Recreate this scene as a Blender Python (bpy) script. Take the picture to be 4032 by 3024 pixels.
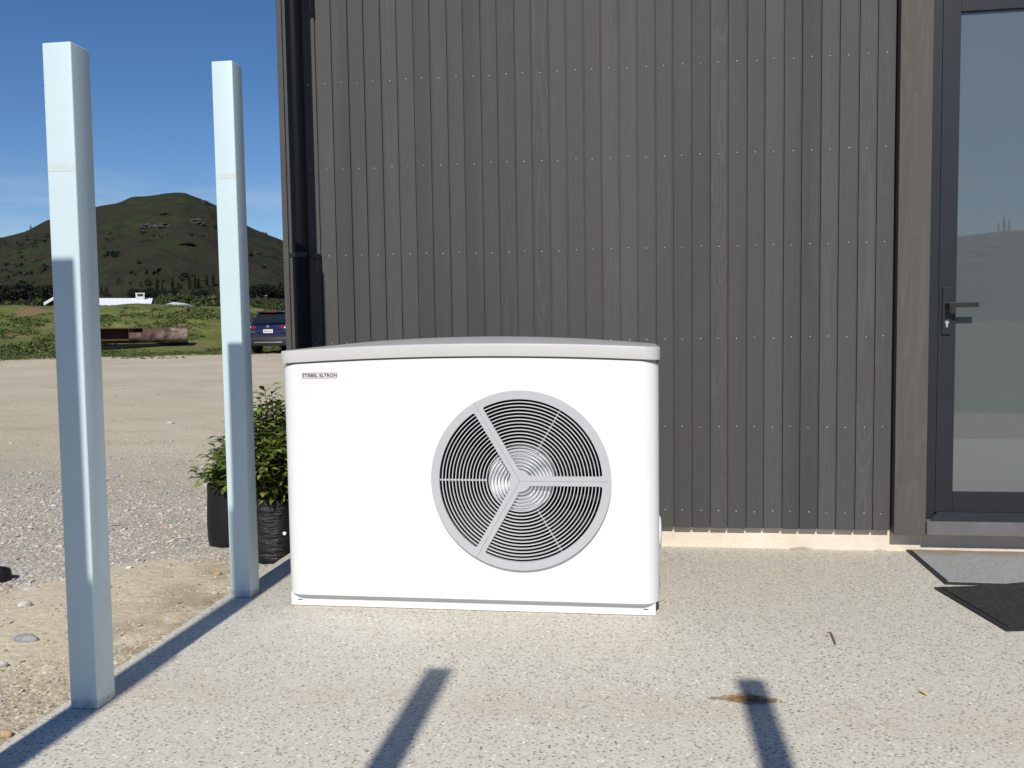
import bpy, bmesh, math, random
import numpy as np
from mathutils import Vector, Matrix, noise as mn

random.seed(7); rng = np.random.default_rng(7)
scene = bpy.context.scene
for o in list(bpy.data.objects): bpy.data.objects.remove(o)
PI = math.pi
def rad(a): return math.radians(a)

# ---------------------------------------------------------------- camera, sky, sun, exposure
cam_d = bpy.data.cameras.new('camera'); cam = bpy.data.objects.new('camera', cam_d)
scene.collection.objects.link(cam); scene.camera = cam
CAMZ = 1.10513
R_ = Vector((0.9906, 0.1356, -0.0149)).normalized()
F_ = Vector((-0.1363, 0.9885, -0.0650)).normalized()
U_ = R_.cross(F_).normalized(); R_ = F_.cross(U_).normalized()
cam.matrix_world = Matrix(((R_.x, U_.x, -F_.x, 0), (R_.y, U_.y, -F_.y, 0), (R_.z, U_.z, -F_.z, CAMZ), (0, 0, 0, 1)))
cam_d.sensor_width = 36.0; cam_d.lens = 3400.0 / 4032.0 * 36.0
cam_d.clip_start = 0.05; cam_d.clip_end = 9000.0

SUN_EL, SUN_AZ = rad(42.0), rad(0.6)          # light travels towards +Y, drifting slightly to +X
sun_d = bpy.data.lights.new('sun', 'SUN'); sun = bpy.data.objects.new('sun', sun_d)
scene.collection.objects.link(sun)
sun_d.energy = 4.5; sun_d.angle = rad(0.75); sun_d.color = (1.0, 0.965, 0.88)
ldir = Vector((math.sin(SUN_AZ) * math.cos(SUN_EL), math.cos(SUN_AZ) * math.cos(SUN_EL), -math.sin(SUN_EL)))
sun.rotation_euler = ldir.to_track_quat('-Z', 'Y').to_euler(); sun.location = (0, -20, 20)

world = bpy.data.worlds.new('World'); scene.world = world; world.use_nodes = True
wt = world.node_tree; wt.nodes.clear()
def wn(t, **k):
    n = wt.nodes.new(t)
    for a, b in k.items(): setattr(n, a, b)
    return n
sky = wn('ShaderNodeTexSky', sky_type='NISHITA', sun_disc=False)
sky.sun_elevation = SUN_EL; sky.sun_rotation = PI; sky.altitude = 600; sky.air_density = 1.0; sky.dust_density = 0.0; sky.ozone_density = 4.0
wtc = wn('ShaderNodeTexCoord'); wmap = wn('ShaderNodeMapping'); wmap.inputs['Scale'].default_value = (3.0, 3.0, 26.0)
wnoi = wn('ShaderNodeTexNoise'); wnoi.inputs['Scale'].default_value = 1.3; wnoi.inputs['Detail'].default_value = 7; wnoi.inputs['Roughness'].default_value = 0.55
wsep = wn('ShaderNodeSeparateXYZ')
wr = wn('ShaderNodeValToRGB'); wr.color_ramp.elements[0].position = 0.44; wr.color_ramp.elements[1].position = 0.70
wband = wn('ShaderNodeValToRGB'); e = wband.color_ramp.elements      # wisps only lie low over the hills
e[0].position = 0.07; e[0].color = (0.0, 0.0, 0.0, 1); e[1].position = 0.125; e[1].color = (1, 1, 1, 1)
x = e.new(0.18); x.color = (0, 0, 0, 1)
wmul = wn('ShaderNodeMath', operation='MULTIPLY'); wmul2 = wn('ShaderNodeMath', operation='MULTIPLY'); wmul2.inputs[1].default_value = 0.75
wmix = wn('ShaderNodeMixRGB'); wmix.inputs['Color2'].default_value = (5.6, 6.6, 7.8, 1)
wbg = wn('ShaderNodeBackground'); wbg.inputs['Strength'].default_value = 0.090; wout = wn('ShaderNodeOutputWorld')
L = wt.links.new
L(wtc.outputs['Generated'], wmap.inputs['Vector']); L(wmap.outputs['Vector'], wnoi.inputs['Vector']); L(wnoi.outputs['Fac'], wr.inputs['Fac'])
L(wtc.outputs['Generated'], wsep.inputs['Vector']); L(wsep.outputs['Z'], wband.inputs['Fac'])
L(wr.outputs['Color'], wmul.inputs[0]); L(wband.outputs['Color'], wmul.inputs[1]); L(wmul.outputs[0], wmul2.inputs[0])
whs = wn('ShaderNodeHueSaturation'); whs.inputs['Saturation'].default_value = 1.20; whs.inputs['Hue'].default_value = 0.507
L(sky.outputs['Color'], whs.inputs['Color']); L(whs.outputs['Color'], wmix.inputs['Color1']); L(wmul2.outputs[0], wmix.inputs['Fac'])
L(wmix.outputs['Color'], wbg.inputs['Color']); L(wbg.outputs['Background'], wout.inputs['Surface'])

vs = scene.view_settings
vs.view_transform = 'Standard'; vs.look = 'None'; vs.gamma = 1.0; vs.use_curve_mapping = False; vs.exposure = 0.0

# ---------------------------------------------------------------- helpers
COL = scene.collection
def link(name, me, mat=None, parent=None, smooth=None):
    o = bpy.data.objects.new(name, me); COL.objects.link(o)
    if mat is not None:
        me.materials.clear(); me.materials.append(mat)
    if parent is not None: o.parent = parent
    if smooth is not None:
        me.polygons.foreach_set('use_smooth', [True] * len(me.polygons))
        if smooth < 180: me.set_sharp_from_angle(angle=rad(smooth))
    return o
def obj(name, bm, mat=None, parent=None, smooth=None):
    me = bpy.data.meshes.new(name); bmesh.ops.recalc_face_normals(bm, faces=bm.faces); bm.to_mesh(me); bm.free()
    return link(name, me, mat, parent, smooth)
def thing(name, label, cat, loc=(0, 0, 0), rz=0.0, group=None):
    o = bpy.data.objects.new(name, None); COL.objects.link(o); o.empty_display_size = 0.1
    o.location = loc; o.rotation_euler = (0, 0, rz)
    o['label'] = label; o['category'] = cat
    if group: o['group'] = group
    return o
def tag(o, label, cat, group=None):
    o['label'] = label; o['category'] = cat
    if group: o['group'] = group
    return o
def box(bm, x0, x1, y0, y1, z0, z1, bev=0.0, seg=2):
    r = bmesh.ops.create_cube(bm, size=1.0); v = r['verts']
    for q in v:
        q.co = Vector((x0 + (q.co.x + .5) * (x1 - x0), y0 + (q.co.y + .5) * (y1 - y0), z0 + (q.co.z + .5) * (z1 - z0)))
    if bev > 0:
        es = list({e for q in v for e in q.link_edges})
        bmesh.ops.bevel(bm, geom=es, offset=bev, segments=seg, profile=0.5, affect='EDGES')
def boxo(name, mat, parent, *a, bev=0.0, smooth=None):
    bm = bmesh.new(); box(bm, *a, bev=bev); return obj(name, bm, mat, parent, smooth)
def loft(bm, loops, cap0=True, cap1=True):
    rows = [[bm.verts.new(p) for p in lp] for lp in loops]
    for a, b in zip(rows, rows[1:]):
        n = len(a)
        for i in range(n): bm.faces.new((a[i], a[(i + 1) % n], b[(i + 1) % n], b[i]))
    if cap0: bm.faces.new(rows[0][::-1])
    if cap1: bm.faces.new(rows[-1])
    return rows
def tube(bm, pts, r, n=10, caps=True):
    loops = []
    for i, p in enumerate(pts):
        p = Vector(p); a = Vector(pts[max(i - 1, 0)]); b = Vector(pts[min(i + 1, len(pts) - 1)])
        d = (b - a).normalized(); s = d.orthogonal() if abs(d.z) > .9 else d.cross(Vector((0, 0, 1)))
        s.normalize(); t = d.cross(s); rr = r[i] if isinstance(r, (list, tuple)) else r
        loops.append([p + (s * math.cos(2 * PI * k / n) + t * math.sin(2 * PI * k / n)) * rr for k in range(n)])
    loft(bm, loops, caps, caps)
def lathe_y(bm, prof, cx, cz, n=48, cap0=False, cap1=False):   # profile of (r, y) about an axis along Y
    loft(bm, [[Vector((cx + r * math.cos(2 * PI * k / n), y, cz + r * math.sin(2 * PI * k / n))) for k in range(n)] for r, y in prof], cap0, cap1)
def fill_holes(bm, loops, y):      # flat XZ polygon with holes at depth y
    es = []
    for lp in loops:
        vv = [bm.verts.new((p[0], y, p[1])) for p in lp]
        es += [bm.edges.new((vv[i], vv[(i + 1) % len(vv)])) for i in range(len(vv))]
    bmesh.ops.triangle_fill(bm, use_beauty=True, use_dissolve=False, edges=es)
def plate(loops, y0, y1):          # a plate with holes, extruded from y0 (front) to y1
    bm = bmesh.new(); fill_holes(bm, loops, y0); fs = list(bm.faces)
    r = bmesh.ops.extrude_face_region(bm, geom=fs)
    for v in [g for g in r['geom'] if isinstance(g, bmesh.types.BMVert)]: v.co.y = y1
    return bm
def np_mesh(name, verts, faces, k):
    me = bpy.data.meshes.new(name); nv, nf = len(verts), len(faces)
    me.vertices.add(nv); me.vertices.foreach_set('co', np.ascontiguousarray(verts, dtype=np.float32).ravel())
    me.loops.add(nf * k); me.loops.foreach_set('vertex_index', np.ascontiguousarray(faces, dtype=np.int32).ravel())
    me.polygons.add(nf); me.polygons.foreach_set('loop_start', np.arange(0, nf * k, k, dtype=np.int32))
    me.update(calc_edges=True); me.validate(); return me
def text_mesh(body, name):
    c = bpy.data.curves.new(name, 'FONT'); c.body = body; c.size = 1.0; c.extrude = 0.004; c.resolution_u = 3; c.offset = 0.022
    t = bpy.data.objects.new(name, c); COL.objects.link(t)
    dg = bpy.context.evaluated_depsgraph_get(); me = bpy.data.meshes.new_from_object(t.evaluated_get(dg))
    bpy.data.objects.remove(t); bpy.data.curves.remove(c)
    a = np.array([v.co[:] for v in me.vertices]); return me, a.min(0), a.max(0)

# ---------------------------------------------------------------- materials
class N:
    def __init__(s, name, rough=0.6, spec=0.4, color=(.5, .5, .5), metal=0.0, coat=0.0):
        s.m = bpy.data.materials.new(name); s.m.use_nodes = True; s.t = s.m.node_tree
        s.b = s.t.nodes['Principled BSDF']; s.L = s.t.links.new
        s.b.inputs['Roughness'].default_value = rough; s.b.inputs['Specular IOR Level'].default_value = spec
        s.b.inputs['Base Color'].default_value = (*color, 1); s.b.inputs['Metallic'].default_value = metal
        s.b.inputs['Coat Weight'].default_value = coat; s.b.inputs['Coat Roughness'].default_value = 0.03
        s._tc = None
    def n(s, t, **k):
        x = s.t.nodes.new(t)
        for a, b in k.items():
            if a.startswith('i_'): x.inputs[a[2:]].default_value = b
            else: setattr(x, a, b)
        return x
    def co(s):
        if not s._tc: s._tc = s.n('ShaderNodeTexCoord')
        return s._tc.outputs['Object']
    def map(s, sc=(1, 1, 1), vec=None, loc=None):
        m = s.n('ShaderNodeMapping'); m.inputs['Scale'].default_value = sc
        s.L(vec or s.co(), m.inputs['Vector'])
        if loc is not None: s.L(loc, m.inputs['Location'])
        return m.outputs['Vector']
    def noise(s, scale, detail=4, rough=.55, vec=None, dist=0.0):
        x = s.n('ShaderNodeTexNoise'); x.inputs['Scale'].default_value = scale; x.inputs['Detail'].default_value = detail
        x.inputs['Roughness'].default_value = rough; x.inputs['Distortion'].default_value = dist
        s.L(vec or s.co(), x.inputs['Vector']); return x.outputs['Fac']
    def vor(s, scale, vec=None, out='Distance', rnd=1.0):
        x = s.n('ShaderNodeTexVoronoi'); x.inputs['Scale'].default_value = scale; x.inputs['Randomness'].default_value = rnd
        s.L(vec or s.co(), x.inputs['Vector']); return x
    def ramp(s, fac, stops, interp='LINEAR'):
        r = s.n('ShaderNodeValToRGB'); r.color_ramp.interpolation = interp; el = r.color_ramp.elements
        while len(el) > 1: el.remove(el[-1])
        for i, (p, c) in enumerate(stops):
            c = (c, c, c, 1) if isinstance(c, (int, float)) else (*c, 1)
            if i == 0: el[0].position = p; el[0].color = c
            else: q = el.new(p); q.color = c
        s.L(fac, r.inputs['Fac']); return r.outputs['Color']
    def mix(s, fac, a, b, mode='MIX'):
        x = s.n('ShaderNodeMixRGB', blend_type=mode)
        for v, k in ((fac, 'Fac'), (a, 'Color1'), (b, 'Color2')):
            if hasattr(v, 'is_linked') or hasattr(v, 'links'): s.L(v, x.inputs[k])
            elif k == 'Fac': x.inputs[k].default_value = v
            else: x.inputs[k].default_value = (*v, 1) if len(v) == 3 else v
        return x.outputs['Color']
    def math(s, op, a, b=0.0, clamp=False):
        x = s.n('ShaderNodeMath', operation=op, use_clamp=clamp)
        for v, i in ((a, 0), (b, 1)):
            if hasattr(v, 'links'): s.L(v, x.inputs[i])
            else: x.inputs[i].default_value = v
        return x.outputs[0]
    def xyz(s):
        x = s.n('ShaderNodeSeparateXYZ'); s.L(s.co(), x.inputs[0]); return x.outputs
    def rand(s): return s.n('ShaderNodeObjectInfo').outputs['Random']
    def island(s): return s.n('ShaderNodeNewGeometry').outputs['Random Per Island']
    def color(s, c): s.L(c, s.b.inputs['Base Color']); return s
    def rough(s, c): s.L(c, s.b.inputs['Roughness']); return s
    def bump(s, h, strength=.3, dist=.01):
        x = s.n('ShaderNodeBump'); x.inputs['Strength'].default_value = strength; x.inputs['Distance'].default_value = dist
        s.L(h, x.inputs['Height']); s.L(x.outputs['Normal'], s.b.inputs['Normal']); return s
M = {}
def plain(key, color, rough=.5, spec=.4, metal=0, coat=0, var=.08, scale=8.0):
    a = N(key, rough, spec, color, metal, coat)
    f = a.noise(scale, 5)
    a.color(a.mix(a.ramp(f, [(.3, 0.0), (.7, 1.0)]), tuple(c * (1 - var) for c in color), tuple(min(1, c * (1 + var)) for c in color)))
    M[key] = a.m; return a
# exposed-aggregate concrete: fine matrix, dense small pebbles, sparse dark ones, brownish blotches
a = N('aggregate_concrete', .85, .25)
v1 = a.vor(105); c1 = a.ramp(v1.outputs['Color'], [(0, (.10, .092, .085)), (.10, (.25, .225, .20)), (.24, (.45, .415, .36)), (.46, (.68, .655, .585)), (.64, (.43, .435, .41)), (.77, (.58, .50, .42)), (.86, (.90, .88, .82))], 'CONSTANT')
m1 = a.ramp(v1.outputs['Distance'], [(.30, 1.0), (.52, 0.0)])
base = a.mix(m1, a.mix(a.noise(260, 3), (.54, .515, .45), (.66, .635, .565)), c1)
v2 = a.vor(62, a.map((1, 1.25, 1))); d2 = a.math('MULTIPLY', a.ramp(v2.outputs['Distance'], [(.27, 1.0), (.38, 0.0)]), a.ramp(v2.outputs['Color'], [(.0, 1.0), (.27, 0.0)], 'CONSTANT'))
base = a.mix(a.math('MULTIPLY', d2, .72), base, a.ramp(v2.outputs['Color'], [(0, (.075, .075, .085)), (.07, (.13, .11, .095)), (.14, (.22, .20, .18)), (.20, (.33, .26, .21))], 'CONSTANT'))
v3 = a.vor(44); d3 = a.math('MULTIPLY', a.ramp(v3.outputs['Distance'], [(.16, 1.0), (.24, 0.0)]), a.ramp(v3.outputs['Color'], [(.0, 0.0), (.88, 1.0)], 'CONSTANT'))
base = a.mix(a.math('MULTIPLY', d3, .6), base, (.80, .78, .74))
bl = a.ramp(a.noise(1.3, 5), [(.42, 0.0), (.68, 1.0)])
base = a.mix(a.math('MULTIPLY', bl, .16), base, (.56, .50, .40))
X, Y, Z = a.xyz()
band = a.math('MULTIPLY', a.ramp(a.math('ABSOLUTE', a.math('SUBTRACT', a.math('ADD', Y, a.math('MULTIPLY', a.noise(1.7, 3), .35)), 2.62)), [(.0, 1.0), (.16, 0.0)]), a.ramp(a.noise(4, 4), [(.3, .1), (.7, .65)]))
base = a.mix(a.math('MULTIPLY', band, .6), base, (.47, .40, .30))
ef = a.math('MULTIPLY', a.math('MULTIPLY', a.ramp(a.math('ABSOLUTE', a.math('SUBTRACT', X, -1.15)), [(.2, 1.0), (.55, 0.0)]), a.ramp(a.math('ABSOLUTE', a.math('SUBTRACT', Y, 3.02)), [(.05, 1.0), (.22, 0.0)])), a.ramp(a.noise(9, 5), [(.4, 0.0), (.7, .38)]))
base = a.mix(ef, base, (.70, .69, .67))
base = a.mix(1.0, base, (1.0, .975, .935), 'MULTIPLY')
a.color(base); a.bump(a.math('ADD', v1.outputs['Distance'], a.math('MULTIPLY', a.noise(300, 2), .4)), .5, .0015); M['slab'] = a.m

# ground: gravel by the slab, pale fines patch, beaten dirt, dry verge, grass with earth patches
a = N('yard_ground', .95, .15)
X, Y, Z = a.xyz()
rr = a.math('SQRT', a.math('ADD', a.math('MULTIPLY', X, X), a.math('MULTIPLY', Y, Y)))
vg = a.vor(48); gcol = a.ramp(vg.outputs['Color'], [(0, (.32, .28, .225)), (.2, (.45, .395, .315)), (.45, (.54, .48, .39)), (.7, (.48, .44, .38)), (.9, (.64, .575, .49))], 'CONSTANT')
grav = a.mix(a.ramp(vg.outputs['Distance'], [(.35, 0.0), (.6, 1.0)]), gcol, (.38, .335, .27))
dirt = a.mix(a.ramp(a.noise(.35, 6), [(.35, 0.0), (.65, 1.0)]), (.47, .395, .29), (.55, .475, .36))
dirt = a.mix(a.ramp(a.noise(1.6, 5, vec=a.map((.6, 1.2, 1))), [(.52, 0.0), (.75, .55)]), dirt, (.36, .285, .20))
vd = a.vor(20); dirt = a.mix(a.math('MULTIPLY', a.ramp(vd.outputs['Distance'], [(.2, 1.0), (.32, 0.0)]), a.ramp(vd.outputs['Color'], [(0, 0.0), (.7, .8)], 'CONSTANT')), dirt, (.52, .49, .43))
nd = a.noise(.5, 5)
g2d = a.ramp(a.math('ADD', rr, a.math('MULTIPLY', nd, 3.5)), [(0, 0.0), (1, 1.0)])
gf = a.math('MULTIPLY', a.math('SUBTRACT', a.math('ADD', rr, a.math('MULTIPLY', nd, 6.0)), 9.3), .33, True)
col = a.mix(gf, grav, dirt)
sx = a.math('SUBTRACT', X, -2.25); sy = a.math('MULTIPLY', a.math('SUBTRACT', Y, 3.35), .75)
lowleft = a.math('MULTIPLY', a.math('SUBTRACT', 3.9, a.math('ADD', Y, a.math('MULTIPLY', a.noise(1.6, 4), .8))), 1.6, True)
sr = a.math('ADD', a.math('SQRT', a.math('ADD', a.math('MULTIPLY', sx, sx), a.math('MULTIPLY', sy, sy))), a.math('MULTIPLY', a.math('SUBTRACT', a.noise(3.5, 5), .5), .75))
sand = a.mix(a.ramp(a.noise(26, 5), [(.35, 0.0), (.7, 1.0)]), (.55, .465, .33), (.64, .555, .41))
sand = a.mix(a.ramp(a.noise(6, 4), [(.52, 0.0), (.78, .6)]), sand, (.44, .35, .235))
damp = a.math('MULTIPLY', a.ramp(a.math('ABSOLUTE', a.math('SUBTRACT', X, -1.80)), [(.0, 1.0), (.42, 0.0)]), a.ramp(a.noise(5, 5, .65), [(.38, 0.0), (.6, .85)]))
sand = a.mix(damp, sand, (.27, .205, .12))
col = a.mix(a.math('MULTIPLY', lowleft, .8), col, a.mix(a.ramp(vg.outputs['Distance'], [(.3, 0.0), (.6, .6)]), (.50, .42, .30), (.40, .325, .22)))
col = a.mix(a.ramp(sr, [(.48, 1.0), (.66, 0.0)]), col, sand)
gn = a.noise(.55, 6); fn = a.noise(2.2, 6, .65)
gm = a.math('MULTIPLY', a.math('SUBTRACT', a.math('ADD', rr, a.math('MULTIPLY', a.math('SUBTRACT', fn, .5), 9.0)), 32.8), 1.2, True)
gm = a.math('MAXIMUM', gm, a.math('MULTIPLY', a.math('SUBTRACT', -1.6, a.math('ADD', Y, a.math('MULTIPLY', a.noise(.8, 5), 2.0))), 1.5, True))
grass = a.ramp(a.noise(1.1, 7, .7), [(.3, (.055, .075, .022)), (.5, (.105, .128, .034)), (.68, (.175, .185, .058))])
earth = a.ramp(a.noise(.42, 6, .62), [(.515, 0.0), (.59, 1.0)])
grass = a.mix(a.math('MULTIPLY', earth, a.ramp(Z, [(0.0, 0.0), (1.0, 1.0)])), grass, (.20, .13, .075))
grass = a.mix(a.math('MULTIPLY', a.ramp(rr, [(0, 1.0), (1, 1.0)]), a.math('MULTIPLY', a.math('MULTIPLY', a.math('SUBTRACT', 36.5, rr), .25, True), a.math('GREATER_THAN', Y, 5.0))), grass, (.30, .25, .13))
col = a.mix(gm, col, grass)
a.color(col); a.bump(a.math('ADD', a.math('MULTIPLY', vg.outputs['Distance'], a.ramp(sr, [(.48, .05), (.66, 1.0)])), a.math('ADD', a.noise(40, 5, .65), a.math('MULTIPLY', a.noise(11, 5, .6), 2.0))), .7, .009); M['ground'] = a.m

a = N('hillside', .95, .1)
f = a.noise(.012, 8, .6); g = a.noise(.06, 6, .65)
c = a.ramp(f, [(.30, (.022, .025, .012)), (.46, (.032, .028, .018)), (.58, (.028, .035, .014)), (.75, (.040, .050, .018))])
c = a.mix(a.ramp(g, [(.48, 0.0), (.68, .75)]), c, (.013, .016, .009))
c = a.mix(a.ramp(a.noise(.2, 4), [(.45, 0.0), (.75, .35)]), c, (.042, .034, .022))
a.color(c); a.bump(a.noise(.08, 6), .6, 6.0); M['hill'] = a.m

# stained timber: per-board tone, long grain, cathedral figure on some boards
def timber(key, lo, hi, brown):
    a = N(key, .72, .35); r = a.rand()
    off = a.n('ShaderNodeCombineXYZ'); a.L(a.math('MULTIPLY', r, 37.0), off.inputs[0]); a.L(a.math('MULTIPLY', r, 91.0), off.inputs[2])
    fine = a.noise(1.0, 6, .6, a.map((330, 60, 5.0), loc=off.outputs[0]))
    mid = a.noise(1.0, 4, .55, a.map((9, 4, .5), loc=off.outputs[0]), .5)
    saw = a.noise(1.0, 2, .5, a.map((6, 6, 420), loc=off.outputs[0]))
    fig = a.noise(1.0, 2, .45, a.map((9, 4, .62), loc=off.outputs[0]), .6)
    rings = a.math('FRACT', a.math('MULTIPLY', fig, 13.0))
    pick = a.math('MULTIPLY', a.math('SUBTRACT', a.math('FRACT', a.math('MULTIPLY', r, 7.31)), .45), 1.6, True)
    base = a.mix(r, lo, hi)
    base = a.mix(a.ramp(mid, [(.38, 0.0), (.66, .9)]), base, brown)
    base = a.mix(a.ramp(fine, [(.3, .30), (.52, 0.0)]), base, tuple(q * .6 for q in lo))
    base = a.mix(a.math('MULTIPLY', a.ramp(rings, [(.0, .0), (.55, .12), (.86, .75), (.93, 0.0)]), a.math('MULTIPLY', pick, .55)), base, tuple(q * 1.5 for q in hi))
    base = a.mix(a.ramp(saw, [(.45, .16), (.6, 0.0)]), base, tuple(q * .7 for q in lo))
    a.color(base); a.bump(a.math('ADD', fine, a.math('MULTIPLY', saw, .35)), .22, .0025); M[key] = a.m
timber('timber', (.055, .0555, .056), (.088, .0845, .081), (.080, .073, .069))
timber('timber_brown', (.080, .073, .067), (.090, .082, .074), (.102, .087, .075))
plain('raw_edge', (.085, .062, .048), .8)
# painted steel
a = N('pale_steel', .42, .45)
X, Y, Z = a.xyz()
c = a.mix(a.ramp(a.noise(5, 5), [(.3, 0.0), (.7, 1.0)]), (.525, .635, .67), (.555, .66, .69))
sp = a.vor(26); c = a.mix(a.math('MULTIPLY', a.ramp(sp.outputs['Distance'], [(.05, 1.0), (.10, 0.0)]), a.ramp(sp.outputs['Color'], [(0, .6), (.12, 0.0)], 'CONSTANT')), c, (.30, .33, .33))
dz = a.math('ADD', Z, a.math('MULTIPLY', a.noise(28, 5, .7), -.045))
c = a.mix(a.math('MULTIPLY', a.ramp(dz, [(-.002, .7), (.006, 0.0)]), a.ramp(a.noise(45, 4), [(.4, .2), (.6, 1.0)])), c, (.33, .33, .31))
a.color(c); a.bump(a.noise(55, 3), .05, .002); M['steel'] = a.m
plain('tape_residue', (.565, .625, .63), .6)
plain('white_paint', (.755, .755, .75), .38, .5, var=.01)
plain('lid_top', (.36, .355, .355), .5, .4, var=.02)
plain('warm_grey_plastic', (.52, .505, .49), .42, .45, var=.015)
plain('grille_plastic', (.47, .465, .485), .45, .45, var=.015)
plain('grille_ring', (.56, .56, .57), .45, .45, var=.015)
plain('fan_dark', (.004, .004, .0045), .7, .1); plain('fan_blade', (.007, .007, .0075), .7, .1); plain('fan_hub', (.74, .74, .76), .45)
plain('logo_ink', (.03, .028, .05), .5, var=.02); plain('logo_red', (.30, .03, .045), .5, var=.02); plain('slot_dark', (.01, .01, .01), .8)
plain('black_metal', (.013, .014, .018), .33, .5); plain('black_pipe', (.005, .005, .006), .42, .15)
plain('joinery', (.017, .019, .024), .45, .4, var=.05); plain('handle', (.022, .021, .022), .4, .45, var=.05)
plain('lock_steel', (.62, .62, .64), .3, .5, metal=.6); plain('nail', (.50, .49, .46), .45, .4)
a = N('plinth_render', .9, .2); c = a.mix(a.ramp(a.noise(5, 5), [(.35, 0.0), (.7, 1.0)]), (.66, .575, .46), (.74, .665, .55))
c = a.mix(a.ramp(a.noise(60, 5, .7, a.map((1, 1, .45))), [(.62, 0.0), (.72, .6)]), c, (.42, .35, .27)); a.color(c); a.bump(a.noise(35, 5), .5, .008); M['plinth'] = a.m
plain('sill_timber', (.135, .128, .126), .7, var=.15, scale=14)
# frosted glass: clear polished face over an etched, faintly green milky layer
a = N('frosted_glass', .75, .5, coat=1.0); a.b.inputs['Coat IOR'].default_value = 2.15; a.b.inputs['Coat Roughness'].default_value = .015
c = a.mix(a.ramp(a.noise(1.2, 3), [(.3, 0.0), (.7, 1.0)]), (.072, .085, .088), (.080, .093, .095))
sp = a.vor(60); c = a.mix(a.math('MULTIPLY', a.ramp(sp.outputs['Distance'], [(.05, 1.0), (.1, 0.0)]), a.ramp(sp.outputs['Color'], [(0, .7), (.02, 0.0)], 'CONSTANT')), c, (.4, .4, .4)); a.color(c); M['glass'] = a.m
def matmat(key, lo, hi, dust):
    a = N(key, .95, .1); f = a.noise(1.0, 5, .7, a.map((60, 190, 60))); c = a.mix(a.ramp(f, [(.3, 0.0), (.72, 1.0)]), lo, hi)
    X, Y, Z = a.xyz()
    c = a.mix(a.math('MULTIPLY', a.ramp(a.math('ADD', Y, a.math('MULTIPLY', a.noise(9, 5), .16)), [(0, 0.0), (1, 0.0)]), 0.0), c, dust)
    a.color(c); a.bump(f, .9, .006); M[key] = a.m; return a, c
a, c = matmat('worn_grey_mat', (.22, .22, .215), (.44, .435, .425), (.34, .22, .12))
X, Y, Z = a.xyz(); yy = a.math('MULTIPLY', a.math('SUBTRACT', a.math('ADD', Y, a.math('MULTIPLY', a.noise(7, 5, .7), .20)), 4.30), 7.0, True)
a.color(a.mix(yy, c, (.30, .20, .115)))
matmat('black_mat', (.008, .008, .009), (.085, .08, .074), (.1, .1, .1)); plain('mat_rubber', (.022, .023, .024), .6)
plain('smooth_planter', (.010, .010, .011), .5, .3)
a = N('planter_plastic', .40, .38, (.009, .009, .010)); w = a.noise(1.0, 4, .6, a.map((9, 9, 46))); a.bump(w, 1.0, .022); M['planter'] = a.m
plain('soil', (.04, .03, .022), .95)
a = N('shrub_leaf', .42, .5); i = a.island(); a.color(a.ramp(i, [(0, (.028, .058, .012)), (.4, (.090, .135, .02)), (.75, (.17, .215, .032)), (.93, (.25, .26, .05)), (1, (.13, .075, .03))]))
a.b.inputs['Subsurface Weight'].default_value = 0.0; M['leaf'] = a.m
plain('twig', (.10, .065, .04), .8)
a = N('gravel_stone', .85, .25); i = a.island(); c = a.ramp(i, [(0, (.35, .315, .26)), (.15, (.47, .425, .355)), (.34, (.60, .53, .43)), (.5, (.50, .48, .43)), (.64, (.66, .585, .475)), (.78, (.57, .54, .48)), (.87, (.54, .40, .27)), (.92, (.23, .23, .24)), (.965, (.68, .64, .57))], 'CONSTANT')
a.color(a.mix(.25, c, a.ramp(a.noise(120, 4), [(.3, .15), (.7, .75)]))); M['stone'] = a.m
a = N('tan_gravel', .9, .2); a.color(a.ramp(a.island(), [(0, (.40, .33, .235)), (.2, (.50, .42, .305)), (.42, (.58, .50, .375)), (.62, (.48, .43, .35)), (.76, (.30, .255, .19)), (.86, (.58, .51, .40)), (.95, (.45, .44, .42))], 'CONSTANT')); M['tan_gravel'] = a.m
a = N('dirt_stone', .9, .2); a.color(a.ramp(a.island(), [(0, (.36, .31, .24)), (.4, (.46, .41, .33)), (.75, (.30, .25, .19)), (.9, (.58, .54, .47))], 'CONSTANT')); M['dirt_stone'] = a.m
def stone_mat(key, c, dark): 
    a = N(key, .85, .3); a.color(a.mix(a.ramp(a.noise(38, 5, .65), [(.4, 0.0), (.65, 1.0)]), c, dark)); a.bump(a.noise(60, 4), .4, .004); M[key] = a.m
stone_mat('grey_stone', (.22, .235, .255), (.36, .35, .32)); stone_mat('white_stone', (.58, .55, .51), (.36, .33, .30)); stone_mat('tan_stone', (.50, .33, .20), (.38, .27, .18)); stone_mat('pale_stone', (.48, .465, .43), (.38, .35, .30))
plain('straw', (.30, .20, .10), .8, var=.4, scale=30); plain('stick', (.19, .125, .085), .8, var=.2, scale=60); plain('yellow_leaf', (.62, .47, .13), .7); plain('brown_leaf', (.13, .09, .07), .8)
a = N('needle_litter', .85, .2); a.color(a.ramp(a.island(), [(0, (.16, .10, .05)), (.5, (.34, .22, .10)), (.85, (.50, .36, .18)), (1, (.10, .07, .05))])); M['needles'] = a.m
a = N('car_paint', .25, .5, (.012, .012, .075), coat=1.0); a.color(a.mix(a.ramp(a.noise(2, 3), [(.3, 0.0), (.7, 1.0)]), (.005, .0045, .032), (.007, .0065, .042))); M['car_paint'] = a.m
plain('car_trim', (.018, .019, .02), .55); plain('car_glass', (.012, .016, .016), .06, .8); plain('car_red', (.34, .012, .015), .15, .6); plain('car_lens', (.75, .72, .72), .15, .6); plain('chrome', (.72, .74, .76), .18, .6, metal=.8)
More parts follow.
